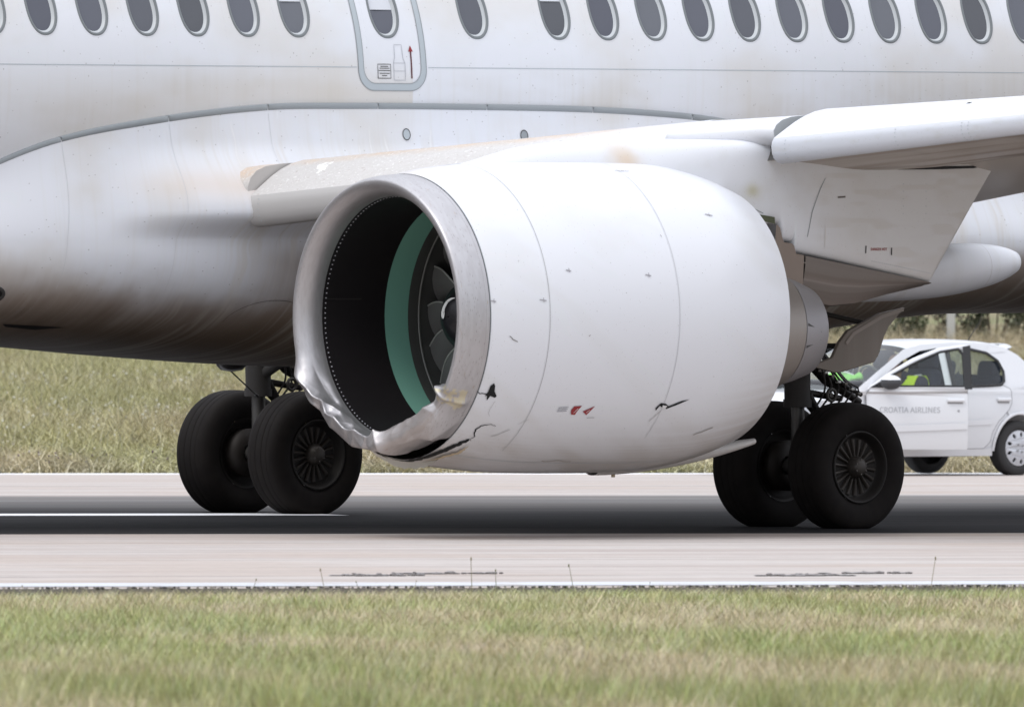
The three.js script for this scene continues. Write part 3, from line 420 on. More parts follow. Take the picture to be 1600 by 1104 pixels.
  { const K = (x, ph) => { const r = lerp(.455, .365, (x - 4.05) / .29) + .003; return [x, r * Math.cos(rad(ph)), r * Math.sin(rad(ph))]; }; part('nozzle_notch', patch(K, nout, [[4.06, 82], [4.06, 108], [4.24, 100], [4.24, 90]], .002), M.dark, eng); }
  // joints, marks and damage on the cowl
  for (const [x, a, b] of [[.81, 6, 150], [2.10, 10, 140]]) part('cowl_joint', ribbon(nac, nout, range(a, b, 60).map((p) => [x, p]), .005, .0045), x < 1 ? std(.42, .42, .42, .7) : std(.54, .54, .55, .7), eng);
  part('cowl_joint', ribbon(nac, nout, range(.29, 3.35, 40).map((x) => [x, 158]), .006, .004), M.stripe, eng);
  part('lip_joint', ribbon(nac, nout, range(0, 360, 150).map((p) => [.277, p]), .007, .003), M.strip, eng);
  const stroke = (name, pts, w, m, lift = .0055) => part(name, ribbon(mark, nout, pts, w, lift), m, eng);
  for (const [x, p, n] of [[.93, 72, 3], [1.76, 74, 4], [2.68, 48, 5], [.65, 83, 4], [.20, 83, 3], [2.13, 21, 10]]) { const m = std(.34, .33, .35, .6); stroke('stencil_mark', [[x - .008 * n, p], [x + .008 * n, p + .4]], .009, m); stroke('stencil_mark', [[x + .006, p - .7], [x + .007, p + .9]], .006, m, .006); }
  part('warning_mark', patch(mark, nout, [[1.115, 124.2], [1.10, 126.0], [1.12, 127.9], [1.16, 128.0], [1.165, 126.5], [1.175, 125.2], [1.19, 123.9]], .005), M.red, eng);
  part('warning_mark', patch(mark, nout, [[1.225, 126.4], [1.33, 124.0], [1.28, 128.1]], .005), M.red, eng);
  const pale = std(.66, .6, .6, .5); stroke('warning_glyph', [[1.135, 127], [1.16, 125]], .006, pale, .008); stroke('warning_glyph', [[1.262, 126.8], [1.29, 125.6]], .006, pale, .008);
  for (let i = 0; i < 3; i++) stroke('stencil_line', [[.965, 125 + i * .85], [1.06, 124.6 + i * .85]], .006, std(.25, .25, .28, .6));
  stroke('stencil_line', [[1.30, 129.4], [1.38, 129.2]], .005, std(.3, .3, .3, .6)); stroke('scuff', range(0, 1, 8).map((k) => [1.2 + .32 * k, 156 + .6 * Math.sin(k * 9)]), .012, std(.4, .36, .33, .8));
  part('puncture', patch(mark, nout, [[.262, 117.5], [.285, 116.2], [.30, 117.2], [.312, 119.6], [.345, 121.6], [.335, 122.4], [.29, 121.9], [.275, 124.1], [.262, 122], [.245, 122.2], [.258, 120.4]], .007), M.hole, eng);
  const jag = (pts, n, amp, seed) => { const r = rng(seed), q = []; for (let i = 0; i < pts.length - 1; i++) for (let k = 0; k < n; k++) q.push([lerp(pts[i][0], pts[i + 1][0], k / n) + (r() - .5) * amp * .03, lerp(pts[i][1], pts[i + 1][1], k / n) + (r() - .5) * amp]); q.push(pts[pts.length - 1]); return q; };
  stroke('crack', jag([[.17, 121], [.2, 121.6], [.26, 121]], 4, .5, 3), .007, M.hole); stroke('crack', jag([[.345, 146], [.35, 143], [.315, 139.5], [.35, 136.5], [.43, 135], [.47, 136]], 5, .7, 4), (k) => .004 + .010 * Math.sin(Math.PI * k) ** 2 * (.5 + .5 * Math.sin(k * 5)), M.hole);
  const faint = std(.42, .41, .41, .7); stroke('scratch', jag([[.36, 131], [.33, 128], [.35, 124]], 4, .5, 5), .003, faint); stroke('scratch', jag([[.66, 134], [.74, 131]], 4, .4, 6), .003, faint); stroke('scratch', jag([[.50, 142], [.62, 137]], 4, .4, 7), .007, faint); stroke('scratch', jag([[.34, 97], [.42, 99]], 4, .4, 17), .006, M.steel);
  part('gouge', patch(mark, nout, [[2.02, 124.8], [2.06, 122.6], [2.12, 122.9], [2.16, 124], [2.28, 121.8], [2.36, 121.2], [2.24, 123.6], [2.15, 125.2], [2.10, 124.6], [2.06, 123.8], [2.035, 126]], .0065), M.hole, eng); part('gouge_flap', patch(mark, nout, [[2.085, 123.4], [2.14, 123.7], [2.13, 124.8], [2.09, 124.6]], .012), std(.7, .7, .7, .5), eng);
  stroke('scratch', jag([[2.10, 126], [2.02, 131]], 4, .3, 8), .008, std(.5, .48, .47, .6)); stroke('scuff', jag([[2.62, 139], [2.8, 136]], 5, .7, 18), .012, std(.33, .3, .28, .8));
  { const r = rng(77); for (let i = 0; i < 26; i++) { const x = .25 + 3 * r(), p = 20 + 120 * r(), l = .008 + .03 * r(); stroke('chip', [[x, p], [x + l * (r() - .3), p + l * 40 * (r() - .5) + .2]], .004 + .005 * r(), i % 3 ? std(.45, .44, .45, .7) : std(.3, .28, .27, .7)); } }
  // torn opening under the lip, with the skin hanging below it
  part('torn_gap', ribbon(mark, nout, jag([[.20, 198], [.19, 186], [.205, 176], [.195, 168], [.215, 160], [.255, 152], [.30, 147.4], [.335, 145.2]], 6, .8, 9), (k) => .008 + .046 * Math.sin(Math.PI * clamp(k * .93 + .03)) ** .7, .006), M.hole, eng);
  { const r = rng(12); part('torn_skin', grid(range(0, 1, 26), [0, .35, .7, 1], (k, t) => { const ph = lerp(203, 158, k), d = (.015 + .075 * Math.sin(Math.PI * k) * (.6 + .5 * k)) * t, a = rad(ph), rr = nr(.29) + d * (.9 + .25 * (r() - .5)); return [.27 + .20 * k * (1 - .5 * t) + .02 * t, rr * Math.cos(a), rr * Math.sin(a)]; }), std(.6, .57, .50, .6), eng); }
  part('torn_skin', ribbon(mark, nout, jag([[.24, 168], [.30, 160], [.36, 154], [.37, 149]], 5, .8, 19), (k) => .006 + .03 * Math.sin(Math.PI * k), .014), M.tan, eng);
  // keel fin below the nozzle and drain mast
  part('keel_fin', grid(range(0, 1, 24), range(0, 360, 24), (k, a) => { const x = lerp(2.2, 3.86, k), top = -lerp(1.20, .995, k ** .8), bot = -lerp(1.262, 1.02, k ** 1.9), h = (top - bot) / 2 + .012, w = .16 * Math.sqrt(1 - k * .97) * (.5 + .5 * k) + .01; return [x, (top + bot) / 2 + h * Math.cos(rad(a)), w * Math.sin(rad(a)) + .0]; }), std(.50, .48, .46, .45), eng);
  part('drain_mast', rbox(.03, .05, .02, .005, 2.42, -1.265, .0), M.tan, eng);
  for (const c of eng.children) if (['core_cowl', 'core_band', 'core_nozzle', 'exhaust_plug', 'nozzle_notch'].includes(c.name)) { c.rotation.z = -.03; c.position.y = .01; }
}
// pylon: rounded nose over the nacelle, slab sides down to the heat shield
{
  const yt = smooth([[-6.15, 2.93], [-5.76, 3.01], [-5.2, 3.13], [-4.45, 3.185], [-3.05, 3.19], [-2.75, 3.17], [-2, 3.12], [-.1, 3.06]]);
  const yb = (x) => interp([[-6.15, 2.72], [-5, 2.55], [-4, 2.42], [-3, 2.4], [-2.72, 2.52], [-2.66, 2.50], [-2.62, 2.37], [-2.5, 2.36], [-2.49, 2.28], [-2.38, 2.265], [-.9, 2.03], [-.88, 2.05], [-.15, 3.0], [-.1, 3.05]], x);
  const pw = smooth([[-6.15, .03], [-5.9, .13], [-5.2, .24], [-4.2, .30], [-2.5, .29], [-1.4, .235], [-.1, .15]]), pn = (x) => lerp(2.3, 7, sst(-4.2, -2.4, x));
  const S = (x, y) => { const a = yt(x), b = yb(x), k = clamp(Math.abs((y - (a + b) / 2) / ((a - b) / 2)), 0, .999), n = pn(x); return [x, y, EZ + pw(x) * (1 - k ** n) ** (1 / n)]; };
  const map = colourMap(1024, 512, (u, v) => { const x = -6.2 + u * 6.1, y = 2 + v * 1.2, n = fbm(x * 3, y * 4, 4); let c = mix3(WHITE, [.60, .58, .55], .4 * sst(.45, .8, n)); c = mix3(c, [.56, .53, .49], .45 * sst(-2.6, -1.8, x)); const d = Math.exp(-(((x + 4.33) / .16) ** 2) - ((y - 3.02) / .13) ** 2); c = mix3(c, [.62, .46, .30], .55 * d * (.5 + n)); const e = Math.exp(-(((x + 2.98) / .07) ** 2) - ((y - 2.78) / .05) ** 2); c = mix3(c, [.42, .38, .18], .6 * e); if (h2(Math.floor(u * 1024), Math.floor(v * 512), 3) > .9985) c = mix3(c, [.25, .2, .17], .7); c = mix3(c, [.52, .48, .43], .3 * sst(.55, .8, noise(x * 4, y * 22, 6)) * sst(-2.4, -2, x)); return c; });
  const xs = [...range(-6.15, -2.76, 60), ...range(-2.75, -2.35, 40), ...range(-2.3, -.92, 30), ...range(-.9, -.1, 30)];
  const p = part('pylon', grid(xs, range(0, 360, 72), (x, a) => { const n = 2 / pn(x), c = Math.cos(rad(a)), s = Math.sin(rad(a)), T = yt(x), B = yb(x); return [x, (T + B) / 2 + (T - B) / 2 * Math.sign(c) * Math.abs(c) ** n, EZ + pw(x) * Math.sign(s) * Math.abs(s) ** n]; }, (x, a, q) => [(x + 6.2) / 6.1, (q[1] - 2) / 1.2]), new THREE.MeshPhysicalMaterial({ map, roughness: .4, clearcoat: .25, clearcoatRoughness: .25, side: THREE.DoubleSide }), plane);
  const po = () => new THREE.Vector3(0, 0, 1);
  part('panel_joint', ribbon(S, po, [[-2.06, 3.03], [-2.22, 2.80], [-2.31, 2.62], [-2.36, 2.42], [-2.375, 2.28]], .008, .003), M.strip, p);
  part('panel_joint', ribbon(S, po, [[-4.42, 3.15], [-4.41, 2.98], [-4.40, 2.9]], .005, .003), M.stripe, p);
  part('panel_joint', ribbon(S, po, range(0, 1, 12).map((k) => [lerp(-4.0, -2.86, k), lerp(2.93, 2.60, k ** 1.2)]), .007, .003), M.strip, p);
  part('wing_gap', ribbon(S, po, [[-1.98, 3.012], [-1.7, 2.985], [-1.3, 2.968], [-.8, 2.972], [-.42, 2.98], [-.3, 2.99]], (k) => .026 * Math.sqrt(Math.max(.02, 1 - k ** 4)), .004), M.black, p);
  part('access_cover', ribbon(S, po, [[-2.16, 2.50], [-2.16, 2.33]], .012, .004), std(.62, .6, .58, .5), p); part('stencil_mark', ribbon(S, po, [[-2.02, 2.73], [-1.93, 2.735]], .014, .004), M.steel, p);
  const t = lettering(512, 96, (x) => { x.font = 'bold 62px sans-serif'; x.textAlign = 'center'; x.textBaseline = 'middle'; x.fillText('DANGER HOT', 256, 50); }, [.30, .05, .045]);
  part('warning_text', quadPatch(S, po, -1.66, 2.288, -1.41, 2.335, .004, 6), t, p);
  for (const [x, y] of [[-1.685, 2.30], [-1.385, 2.285]]) part('text_bracket', ribbon(S, po, [[x, y - .022], [x, y + .038]], .014, .004), M.dark, p);
  { const l = []; for (let i = 0; i < 30; i++) { const q = S(-1.6 + i * .024, 2.215 - i * .0035), g = new THREE.BoxGeometry(.006, .006, .006); g.translate(...q); l.push(g); } for (const x of [-1.25, -.98]) for (let i = 0; i < 5; i++) { const q = S(x, 2.6 + i * .06), g = new THREE.BoxGeometry(.006, .006, .006); g.translate(...q); l.push(g); } tag(part('rivet_row', merge(l), M.stripe, p), null, null, null, 'stuff'); }
  // heat shield under the slab side and the stepped plates beside the nozzle
  const brown = colourMap(512, 256, (u, v) => { const n = fbm(u * 7, v * 5, 3), r = fbm(u * 60, v * 4, 6); return mix3(mix3([.20, .17, .15], [.27, .24, .22], sst(.3, .7, n)), [.13, .11, .095], .5 * sst(.5, .75, r)); }), sm = new THREE.MeshStandardMaterial({ map: brown, roughness: .48, metalness: .45, side: THREE.DoubleSide });
  const sy = (x) => interp([[-2.37, 1.90], [-2.0, 1.855], [-1.7, 1.875], [-1.3, 1.955], [-.9, 2.02], [-.88, 2.04]], x), st = (x) => lerp(2.262, 2.04, clamp((x + 2.38) / 1.5));
  const h = part('heat_shield', grid(range(-2.37, -.9, 40), range(0, 1, 16), (x, k) => [x, lerp(st(x) - .003, sy(x), k), EZ + pw(x) * .955 - .20 * k * k * .4]), sm, p);
  part('heat_shield_belly', grid(range(-2.37, -.9, 40), range(-1, 1, 12), (x, k) => [x, sy(x) - .02 * (1 - k * k), EZ + (pw(x) * .955 - .08) * k]), sm, h);
  part('heat_shield_back', grid(range(-2.37, -.9, 20), [0, 1], (x, k) => [x, lerp(st(x), sy(x), k), EZ - pw(x) * .955 + .08 * k]), sm, h);
  part('nozzle_plate', grid(range(-2.70, -2.385, 14), range(0, 1, 10), (x, k) => [x, lerp(yb(x) - .004, interp([[-2.70, 2.3], [-2.6, 2.12], [-2.5, 2.0], [-2.385, 1.88]], x), k), EZ + pw(x) * .95 - .02 * k]), new THREE.MeshStandardMaterial({ color: lin(.26, .215, .185), roughness: .45, metalness: .6, side: THREE.DoubleSide }), p);
  part('plate_joint', ribbon((x, k) => [lerp(-2.56, -2.47, k), lerp(2.34, 1.95, k), EZ + .288], po, [[0, 0], [0, .5], [0, 1]], .012, .004), M.steel, p);
  part('fire_seal', patch((x, y) => [x, y, EZ + .30], po, [[-2.95, 2.595], [-2.74, 2.57], [-2.735, 2.515], [-2.86, 2.535]], .004), std(.075, .085, .045, .6), p);
}
// main landing gear: leg with its braces, and two wheels
const tyreG = (() => {
  const prof = []; const P = [[-.16, .30], [-.185, .335], [-.198, .39], [-.196, .44], [-.182, .485], [-.155, .512], [-.125, .523], [-.105, .526], [-.103, .5245], [-.093, .5245], [-.091, .529], [-.045, .531], [-.043, .526], [-.033, .526], [-.031, .532], [.031, .532], [.033, .526], [.043, .526], [.045, .531], [.091, .529], [.093, .5245], [.103, .5245], [.105, .526], [.125, .523], [.155, .512], [.182, .485], [.196, .44], [.198, .39], [.185, .335], [.16, .30]];
  const g = lathe(P, 120, 'z'), q = g.attributes.position; for (let i = 0; i < q.count; i++) { const y = q.getY(i); if (y < -.505) { q.setY(i, -.505); q.setZ(i, q.getZ(i) * 1.05); } else if (y < -.4) q.setZ(i, q.getZ(i) * (1 + .05 * sst(-.4, -.505, y))); } g.computeVertexNormals(); sealNormals(g); return g;
})();
{
  const tm = colourMap(256, 256, (u, v) => { const n = fbm(u * 12, v * 40, 3); return mix3([.011, .009, .009], [.018, .015, .013], n); }), tyreMat = new THREE.MeshPhysicalMaterial({ map: tm, roughness: .8, specularIntensity: .3, side: THREE.DoubleSide }), rimMat = std(.016, .013, .011, .65, .1), hubMat = std(.055, .047, .040, .5, .3), boltMat = std(.12, .11, .10, .4, .5);
  const rimG = merge([lathe([[.165, .300], [.178, .296], [.176, .284], [.15, .272], [.13, .262], [.10, .25], [.085, .235], [.08, .10], [.095, .085], [.085, .0]], 72, 'z'), lathe([[-.165, .300], [-.15, .27], [-.10, .25], [-.09, .1], [-.06, .0]], 48, 'z')]);
  const spokeG = (() => { const g = grid(range(0, 1, 8), range(0, 1, 6), (k, t) => { const r = lerp(.092, .232, k), w = lerp(.010, .014, k) * (1 + .5 * k * k), a = Math.PI * t; return [w * Math.cos(a) * 1.1, r, .082 + .034 * Math.sin(a) * (1 - .25 * k)]; }); return g; })();
  const capG = lathe([[.10, .093], [.135, .090], [.15, .078], [.175, .070], [.19, .045], [.195, .0]], 40, 'z');
  const wheel = (gear, z, sg) => {
    const t = part('wheel', tyreG, tyreMat, gear); t.position.set(0, .505, z); if (sg < 0) t.rotation.y = Math.PI;
    return t;
  };
  const gearAt = (sg) => {
    const zc = 3.365 * sg, g = part('main_landing_gear', merge([bar([-.13, 1.02, 0], [-.15, 2.1, 0], .108, .115, 32), bar([-.13, .99, 0], [-.13, 1.055, 0], .118, .118, 32), bar([-.13, 1.28, 0], [-.13, 1.34, 0], .116, .116, 32)]), M.gear, plane);
    g.position.set(0, 0, zc); tag(g, sg > 0 ? 'left main landing gear with twin tyres, nearest the camera' : 'right main landing gear with twin tyres, beyond the engine');
    const sub = (n, q, m) => part(n, q, m, g);
    sub('piston', merge([bar([-.12, .50, 0], [-.13, 1.03, 0], .058, .058, 24), bar([0, .505, -.52], [0, .505, .52], .062, .062, 20), bar([-.12, .5, 0], [0, .505, 0], .075, .07, 16)]), std(.09, .085, .08, .4, .4));
    sub('torque_link', merge([bar([-.06, 1.10, -.06], [.22, .80, 0], .028, .02), bar([-.06, 1.10, .06], [.22, .80, 0], .028, .02), bar([.22, .80, 0], [.02, .56, -.06], .02, .028), bar([.22, .80, 0], [.02, .56, .06], .02, .028)]), M.gear);
    sub('drag_brace', merge([bar([-.06, 1.42, 0], [.20, 1.22, -.02], .05, .045), bar([.20, 1.22, -.02], [.62, 1.03, -.06], .045, .03), bar([.05, 1.28, .04], [.56, 1.09, .03], .022, .018), bar([-.1, 1.12, 0], [.34, 1.06, .02], .03, .026), bar([.0, 1.5, -.2], [.3, 1.18, -.05], .03, .03)]), std(.028, .024, .022, .55, .3));
    const r = new THREE.TorusGeometry(.048, .014, 10, 24); r.translate(.16, 1.09, .10); sub('hose_ring', merge([r, bar([.16, 1.09, .02], [.16, 1.09, .1], .02)]), std(.05, .045, .04, .5, .3));
    sub('side_stay', merge([bar([-.13, 1.15, 0], [-.10, 1.75, -1.2 * sg], .05, .05), bar([-.13, 1.4, 0], [.1, 1.9, -.8 * sg], .03, .03)]), M.gear);
    const rr = rng(5 + sg); for (let i = 0; i < 6; i++) { const a = .06 * i; sub('hydraulic_hose', tube([[-.05 + a * .3, 1.5, .06], [.06 + a, 1.3 - .02 * i, .09 + .03 * (rr() - .5)], [.12 + a * 1.3, 1.13, .06], [.05 + a * .6, .98 - .03 * i, .02]], .009, 6, 18), std(.035, .03, .03, .5)); }
    for (let i = 0; i < 7; i++) sub('fitting', rbox(.035, .022, .04, .006, .02 + i * .075, 1.30 - i * .032 + .02 * (rr() - .5), .09), i % 2 ? std(.5, .5, .48, .4, .5) : M.steel);
    for (const k of [-1, 1]) { const q = lathe([[-.10, .08], [-.10, .2], [.06, .21], [.06, .08]], 40, 'z'); q.translate(0, .505, k * .30); sub('brake', q, std(.022, .017, .014, .6, .3)); }
    const wz = .455;
    for (const k of [-1, 1]) {
      const t = part('tyre', tyreG, tyreMat, g); t.position.set(0, .505, k * wz); if (k < 0) t.rotation.y = Math.PI;
      const rim = part('wheel_rim', rimG, rimMat, g); rim.position.copy(t.position); rim.rotation.copy(t.rotation);
      if (k > 0) for (let i = 0; i < 18; i++) { const q = part('rib', spokeG, hubMat, g); q.position.copy(t.position); q.rotation.z = rad(i * 20 + 4); }
      const c = part('hub_cap', capG, hubMat, g); c.position.copy(t.position); c.rotation.copy(t.rotation);
      if (k > 0) for (let i = 0; i < 6; i++) { const b = part('hub_bolt', rbox(.014, .014, .012, .003, 0, .058, .183), boltMat, g); b.position.copy(t.position); b.rotation.z = rad(i * 60); }
    }
    return g;
  };
  gearAt(1); gearAt(-1);
  // leg door hanging beside the left leg
  const dm = colourMap(256, 256, (u, v) => { const n = fbm(u * 8, v * 8, 3); return mix3([.20, .165, .135], [.29, .25, .215], n); }), doorMat = new THREE.MeshStandardMaterial({ map: dm, roughness: .5, side: THREE.DoubleSide });
  const outl = [[-.36, 1.335], [-.10, 1.285], [-.02, 1.29], [.34, 1.37], [.39, 1.43], [.45, 1.58], [.50, 1.66], [.60, 1.75], [.68, 1.81], [.40, 1.76], [.05, 1.62], [-.05, 1.52], [-.12, 1.40]];
  const sh = new THREE.Shape(outl.map(([x, y]) => new THREE.Vector2(x, y))), eg = new THREE.ExtrudeGeometry(sh, { depth: .03, bevelEnabled: true, bevelSize: .006, bevelThickness: .006, bevelSegments: 1 }); eg.translate(0, 0, 3.75);
  const d = part('gear_door', eg, doorMat, plane); part('door_edge', ribbon((x, y) => [x, y, 3.792], () => new THREE.Vector3(0, 0, 1), [[.02, 1.52], [.10, 1.60], [.42, 1.74], [.66, 1.80]], .03, .002), std(.34, .29, .25, .5), d);
  part('gear_door_link', merge([bar([-.1, 1.5, 3.42], [.05, 1.5, 3.75], .02), bar([-.12, 1.8, 3.42], [.3, 1.68, 3.75], .02)]), M.gear, d);
  // beacon lens and drain mast under the belly
  const bl = part('beacon', lathe([[0, .13], [.03, .125], [.065, .09], [.08, .0]], 32, 'z').rotateX(Math.PI / 2).translate(-1.72, 1.30, -1.9), std(.05, .045, .045, .3), plane);
  part('drain_tube', merge([bar([-1.76, 1.25, -1.9], [-1.45, 1.03, -1.9], .006), bar([-1.45, 1.03, -1.9], [-1.42, 1.01, -1.9], .012)]), M.dark, bl);
}
// ---------------------------------------------------------------- the airline's small white hatchback: x aft, y up, z to its left side; origin on the ground between the axles
const car = new THREE.Group(); car.name = 'hatchback_car'; car.position.set(3.69, paveY(-41.2) + .004, -45.87); car.rotation.y = rad(40); scene.add(car);
tag(car, 'small white hatchback with its front door ajar and grey lettering, behind the aircraft', 'car');
{
  const paint = phys(.74, .75, .77, .3, { clearcoat: .9, clearcoatRoughness: .05 }), trim = std(.02, .02, .021, .6), glass = new THREE.MeshPhysicalMaterial({ color: lin(.80, .86, .83), roughness: .03, transmission: 1, thickness: 0, ior: 1.5, side: THREE.DoubleSide }), seat = std(.045, .05, .075, .9), plastic = std(.05, .05, .055, .6), pgap = std(.34, .34, .35, .8);
  const hw = (x, y) => { const e = Math.max(0, Math.abs(x + .05) - .75) / 1.2; let w = .825 * (1 - .17 * e * e); if (y > .88) w -= (y - .88) * .34; else w -= .055 * ((y - .62) / .4) ** 2; return w; };
  const arc = (cx, cy, r, a0, a1, n) => range(a0, a1, n).map((a) => [cx + r * Math.cos(rad(a)), cy + r * Math.sin(rad(a))]);
  const prof = [[-1.93, .24], [-2.0, .38], [-2.02, .52], [-1.97, .64], [-1.86, .72], [-1.6, .80], [-1.25, .875], [-1.05, .905], [0, .915], [1.0, .94], [1.62, .965], [1.78, .93], [1.80, .70], [1.86, .60], [1.87, .40], [1.80, .26], [1.6, .24], ...arc(1.22, .29, .352, -8, 188, 22), [.7, .205], [-.7, .205], ...arc(-1.22, .29, .352, -8, 188, 22), [-1.7, .22]];
  const sh = new THREE.Shape(prof.map(([x, y]) => new THREE.Vector2(x, y))), W = .80;
  const e = new THREE.ExtrudeGeometry(sh, { depth: 2 * W - .08, bevelEnabled: true, bevelSize: .03, bevelThickness: .04, bevelSegments: 3, bevelOffset: -.03, steps: 4 }); e.translate(0, 0, -W + .04);
  { const p = e.attributes.position; for (let i = 0; i < p.count; i++) p.setZ(i, p.getZ(i) / W * (hw(p.getX(i), p.getY(i)) - .006)); e.computeVertexNormals(); }
  part('body', e, paint, car);
  // skin pieces that follow the side surface, cut in level strips so that they curve
  const cut = (poly, y, keepAbove) => { const o = []; for (let i = 0; i < poly.length; i++) { const a = poly[i], b = poly[(i + 1) % poly.length], ia = keepAbove ? a[1] >= y : a[1] <= y, ib = keepAbove ? b[1] >= y : b[1] <= y; if (ia) o.push(a); if (ia !== ib) { const k = (y - a[1]) / (b[1] - a[1]); o.push([lerp(a[0], b[0], k), y]); } } return o; };
  const panel = (poly, lift, map = (x, y, z) => [x, y, z], sg = 1, n = 10) => {
    const ys = poly.map((p) => p[1]), y0 = Math.min(...ys), y1 = Math.max(...ys), pos = [], nor = [];
    for (let k = 0; k < n; k++) { const a = lerp(y0, y1, k / n), b = lerp(y0, y1, (k + 1) / n), q = cut(cut(poly, a, true), b, false); if (q.length < 3) continue; const xs0 = Math.min(...q.map((p) => p[0])), xs1 = Math.max(...q.map((p) => p[0]));
      const tr = THREE.ShapeUtils.triangulateShape(q.map((p) => new THREE.Vector2(...p)), []); for (const t of tr) for (const i of t) { const [x, y] = q[i], d = 1e-3, z = hw(x, y), zx = (hw(x + d, y) - z) / d, zy = (hw(x, y + d) - z) / d, m = map(x, y, sg * (z + lift)), m2 = map(x - zx * 1e-2, y - zy * 1e-2, sg * (z + lift + 1e-2)), nn = new THREE.Vector3(m2[0] - m[0], m2[1] - m[1], m2[2] - m[2]).normalize(); pos.push(...m); nor.push(nn.x, nn.y, nn.z); } }
    const g = new THREE.BufferGeometry(); g.setAttribute('position', new THREE.Float32BufferAttribute(pos, 3)); g.setAttribute('normal', new THREE.Float32BufferAttribute(nor, 3)); g.setAttribute('uv', new THREE.Float32BufferAttribute(new Float32Array(pos.length / 3 * 2), 2)); return g;
  };
  const densify = (l, st = .06) => { const q = []; for (let i = 0; i < l.length; i++) { const a = l[i], b = l[(i + 1) % l.length], n = Math.max(1, Math.ceil(Math.hypot(b[0] - a[0], b[1] - a[1]) / st)); for (let k = 0; k < n; k++) q.push([lerp(a[0], b[0], k / n), lerp(a[1], b[1], k / n)]); } return q; };
  const edgeStrip = (poly, lift, w, map = (x, y, z) => [x, y, z], closed = true) => { const l = densify(closed ? poly : poly, .04); if (!closed) { while (l.length && (l[l.length - 1] !== poly[poly.length - 1]) && l.length > 1 && Math.hypot(l[l.length - 1][0] - poly[poly.length - 1][0], l[l.length - 1][1] - poly[poly.length - 1][1]) > 1e-6) l.pop(); } else l.push(l[0]); return ribbon((x, y) => map(x, y, hw(x, y)), () => { const a = map(0, .5, 0), b = map(0, .5, 1); return new THREE.Vector3(b[0] - a[0], b[1] - a[1], b[2] - a[2]); }, l, w, lift, 1); };
  const ring = (outer, inner, lift, map) => { const n = 72, at = (poly, k) => { const l = [0]; const c = [...poly, poly[0]]; for (let i = 1; i < c.length; i++) l.push(l[i - 1] + Math.hypot(c[i][0] - c[i - 1][0], c[i][1] - c[i - 1][1])); const s = (k % 1) * l[l.length - 1]; let i = 1; while (i < l.length - 1 && l[i] < s) i++; const t = (s - l[i - 1]) / (l[i] - l[i - 1]); return [lerp(c[i - 1][0], c[i][0], t), lerp(c[i - 1][1], c[i][1], t)]; }; return grid(range(0, 1, n), [0, .06, .94, 1], (k, t) => { const a = at(outer, k), b = at(inner, k), x = lerp(a[0], b[0], t), y = lerp(a[1], b[1], t); return map(x, y, hw(x, y) + (t === 0 || t === 1 ? lift - .03 : lift)); }); };
  const id = (x, y, z) => [x, y, z];
  // roof, windscreen, rear window
  const roofY = smooth([[-.22, 1.372], [.05, 1.408], [.45, 1.428], [.95, 1.418], [1.35, 1.385], [1.66, 1.335]]), rw = (x) => hw(x, 1.36) - .03;
  part('roof', grid(range(-.22, 1.66, 24), range(-1, 1, 20), (x, k) => [x + -.46 * k * k * sst(.8, 1.66, x) - (x < -.1 ? -.10 * k * k : 0), roofY(x) - .062 * k ** 4 - .012 * k * k, k * rw(x)]), paint, car);
  part('spoiler', grid(range(0, 1, 8), range(-1, 1, 16), (t, k) => [1.50 + .18 * t - .50 * k * k, 1.372 - .025 * t + .02 * Math.sin(Math.PI * t) - .03 * k ** 4, k * .58]), paint, car);
  part('windscreen', grid(range(0, 1, 16), range(-1, 1, 20), (t, k) => [lerp(-1.12, -.21, t) + .13 * k * k * (1 - .3 * t), lerp(.90, 1.372, t) + .03 * Math.sin(Math.PI * t) - .05 * k ** 4 * t, k * lerp(.76, rw(-.2) + .02, t)]), glass, car);
  part('dashboard', rbox(.5, .16, 1.4, .05, -.78, .92, 0), plastic, car);
  part('rear_window', grid(range(0, 1, 10), range(-1, 1, 12), (t, k) => [lerp(1.60, 1.80, t) - lerp(.42, .14, t) * k * k, lerp(1.335, .96, t) - .03 * k * k * (1 - t), k * lerp(.57, .68, t)]), new THREE.MeshPhysicalMaterial({ color: lin(.6, .64, .63), roughness: .04, transmission: 1, thickness: 0, side: THREE.DoubleSide }), car);
  part('tailgate', grid(range(0, 1, 6), range(-1, 1, 12), (t, k) => [lerp(1.80, 1.815, t) - .08 * k * k, lerp(.97, .62, t), k * .66]), paint, car);
  // side frames: pillars and roof rail round the two door openings
  const frontW = densify([[-.86, .925], [-.62, 1.06], [-.36, 1.20], [-.08, 1.305], [.14, 1.335], [.17, 1.33], [.17, .925]]), rearW = densify([[.29, .93], [.285, 1.335], [.62, 1.325], [.84, 1.285], [.98, 1.20], [1.03, 1.09], [1.01, .99], [.95, .95]]);
  for (const sg of [1, -1]) {
    const mp = (x, y, z) => [x, y, sg * z];
    const outer = [[-1.10, .89], [-.70, 1.11], [-.30, 1.325], [-.05, 1.375], [.4, 1.398], [.95, 1.385], [1.45, 1.335], [1.62, 1.27], [1.77, .94], [1.0, .90], [0, .89]];
    // four pieces so that each stays simple
    const f = part('side_frame', panel(densify([[-1.10, .89], [-.70, 1.11], [-.30, 1.325], [-.05, 1.378], [.4, 1.40], [.85, 1.385], [1.12, 1.345], [1.14, 1.30], [.84, 1.285], [.62, 1.325], [.285, 1.337], [.17, 1.335], [.14, 1.338], [-.08, 1.308], [-.36, 1.203], [-.62, 1.063], [-.86, .928], [-.95, .89]]), -.004, mp === id ? id : (x, y, z) => [x, y, z], sg, 16), paint, car);
    part('door_pillar', panel([[.18, .90], [.18, 1.34], [.275, 1.34], [.275, .90]], -.006, id, sg, 8), paint, f);
